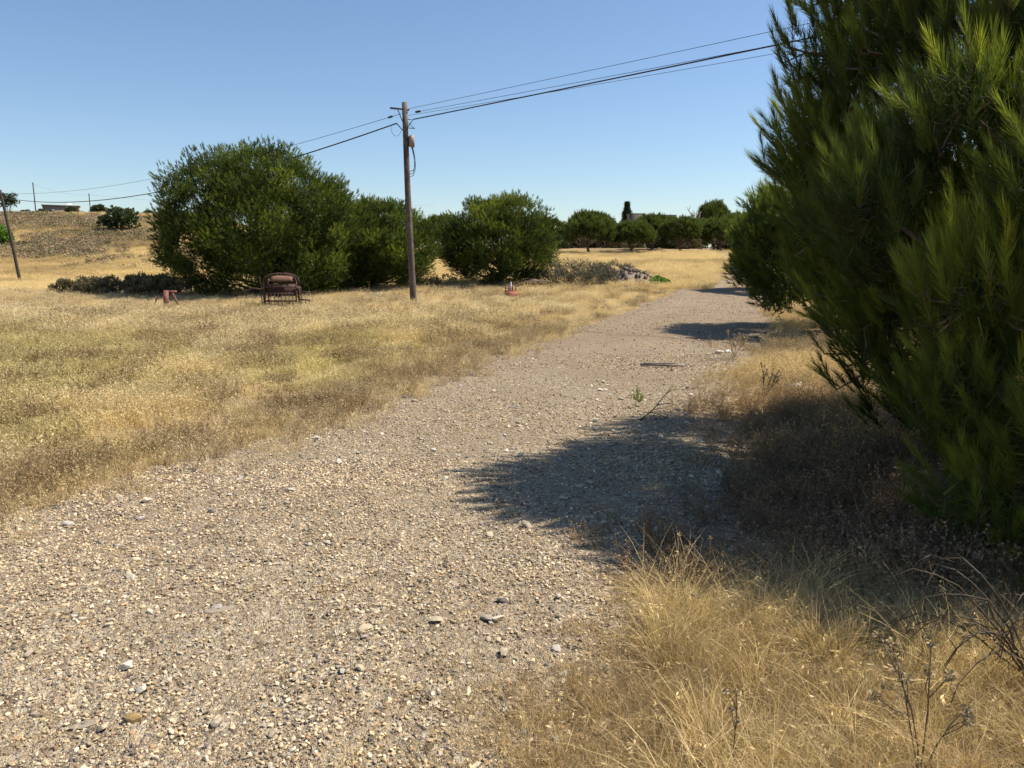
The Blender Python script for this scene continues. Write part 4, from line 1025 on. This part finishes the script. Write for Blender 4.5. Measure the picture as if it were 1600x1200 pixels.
# ------------------------------------------------------------------ single plants by the track
def stalk_plant(name, label, loc, seed, n, h, spread, heads, hr, tlo=.3, thi=.8, wd=.0026, cat='plant', group=None):
    r = np.random.default_rng(seed); root = empty(name, loc); tag(root, label, cat, group)
    for i in range(n):
        mb = MB(); az = r.uniform(0, 6.28); d = nrm(np.array([math.cos(az) * spread, math.sin(az) * spread, 1.0])); L_ = h * r.uniform(.65, 1.1); P = [np.zeros(3)]
        for k in range(4): d = nrm(d + r.normal(0, .10, 3)); P.append(P[-1] + d * L_ / 4)
        mb.tube(P, [wd, wd * .9, wd * .8, wd * .7, wd * .6], 5, r.uniform(tlo, thi)); ends = [P[-1]]
        for k in range(heads - 1):
            s0 = P[2] + (P[3] - P[2]) * r.random(); e = s0 + nrm(d + r.normal(0, .45, 3)) * L_ * r.uniform(.2, .4); mb.tube([s0, (s0 + e) / 2 + r.normal(0, .006, 3), e], wd * .6, 4, r.uniform(tlo, thi)); ends.append(e)
        s_ = mb.build('stalk', M['drystem'], root)
        for e in ends:
            hb_ = MB(); q = 26; dd = nrm(r.normal(size=(q, 3))); a_ = dd * hr * .35; b_ = dd * hr * r.uniform(.8, 1.1, (q, 1)); sd_ = nrm(np.cross(dd, r.normal(size=(q, 3)))) * hr * .28
            hb_.add((np.stack([a_ - sd_ * .5, a_ + sd_ * .5, b_ + sd_, b_ - sd_], 1) + e).reshape(-1, 3), ((np.arange(q) * 4)[:, None, None] + np.array([(0, 1, 2), (0, 2, 3)])[None]).reshape(-1, 3), r.uniform(.4, 1, q * 4))
            hb_.build('seed_head', M['drystem'], s_)
    return root
stalk_plant('seed_stalks', 'dry stalks with round pale seed heads at the left end of the golden grass', (.82, 3.30, 0), 130, 5, .42, .35, 2, .011, .4, .9)
stalk_plant('seed_stalks', 'single dry seed stalk standing in the golden grass near the bottom', (.72, 2.22, 0), 131, 1, .34, .1, 4, .012, .1, .4)
stalk_plant('umbel_stalks', 'dark dried umbel stalks in the bottom right corner', (1.28, 2.15, 0), 132, 4, .46, .35, 3, .022, .0, .25, .003)
stalk_plant('seed_stalks', 'yellow dry flower stalks at the edge of the far tree shadow', (3.6, 12.2, .02), 133, 7, .42, .4, 4, .022, .5, .9, .004)
stalk_plant('seed_stalks', 'dark dried weed beside the broken white board', (2.95, 8.7, .02), 134, 8, .40, .45, 4, .016, .0, .3, .004)

br = empty('bramble', (1.98, 2.62, 0)); tag(br, 'dark bare bramble stems arching over the golden grass at the right', 'plant')
r = np.random.default_rng(140)
for k in range(13):
    a = math.pi + r.normal(0, .75); ln = r.uniform(.35, .85); top = r.uniform(.22, .50)
    q = np.linspace(0, 1, 10); P = np.stack([math.cos(a) * ln * q + r.normal(0, .008, 10), math.sin(a) * ln * q * .7 + r.normal(0, .008, 10), top * np.sin(q * 2.5) + .02 + r.normal(0, .008, 10)], 1)
    mb = MB(); mb.tube(P, np.linspace(.0048, .0016, 10), 5, .05)
    for j in range(7):
        s0 = P[2 + j]; e = s0 + nrm(r.normal(size=3)) * r.uniform(.04, .14); mb.tube([s0, (s0 + e) / 2 + r.normal(0, .008, 3), e], [.0018, .0014, .0008], 4, .1)
    mb.build('stem', M['drystem'], br)

gw = empty('green_weed', (1.36, 8.15, tz(1.36, 8.15))); gw.scale = (.75, .75, .85); tag(gw, 'small green weed growing alone on the gravel', 'plant')
r = np.random.default_rng(141); mb = stems(r, 6, .26, .5, .002, .035, 24, .3, 1.0); mb.build('leaves', M['paleweed'], gw)
tw = empty('dead_twig', (1.28, 7.45, tz(1.28, 7.45))); tag(tw, 'dead forked twig sticking out of the gravel beside the shadow', 'twig')
mb = MB(); mb.tube([(0, 0, 0), (.14, .03, .11), (.26, .05, .26), (.34, .05, .36)], [.007, .006, .004, .002], 5, .1)
for a_, b_ in (((.14, .03, .11), (.34, .0, .10)), ((.18, .03, .16), (.42, .06, .14)), ((.26, .05, .26), (.40, .1, .30)), ((.10, .02, .08), (.28, -.05, .02))): mb.tube([a_, tuple((np.array(a_) + np.array(b_)) / 2 + np.array([0, 0, .02])), b_], [.004, .003, .0015], 4, .12)
mb.build('twig', M['drystem'], tw)
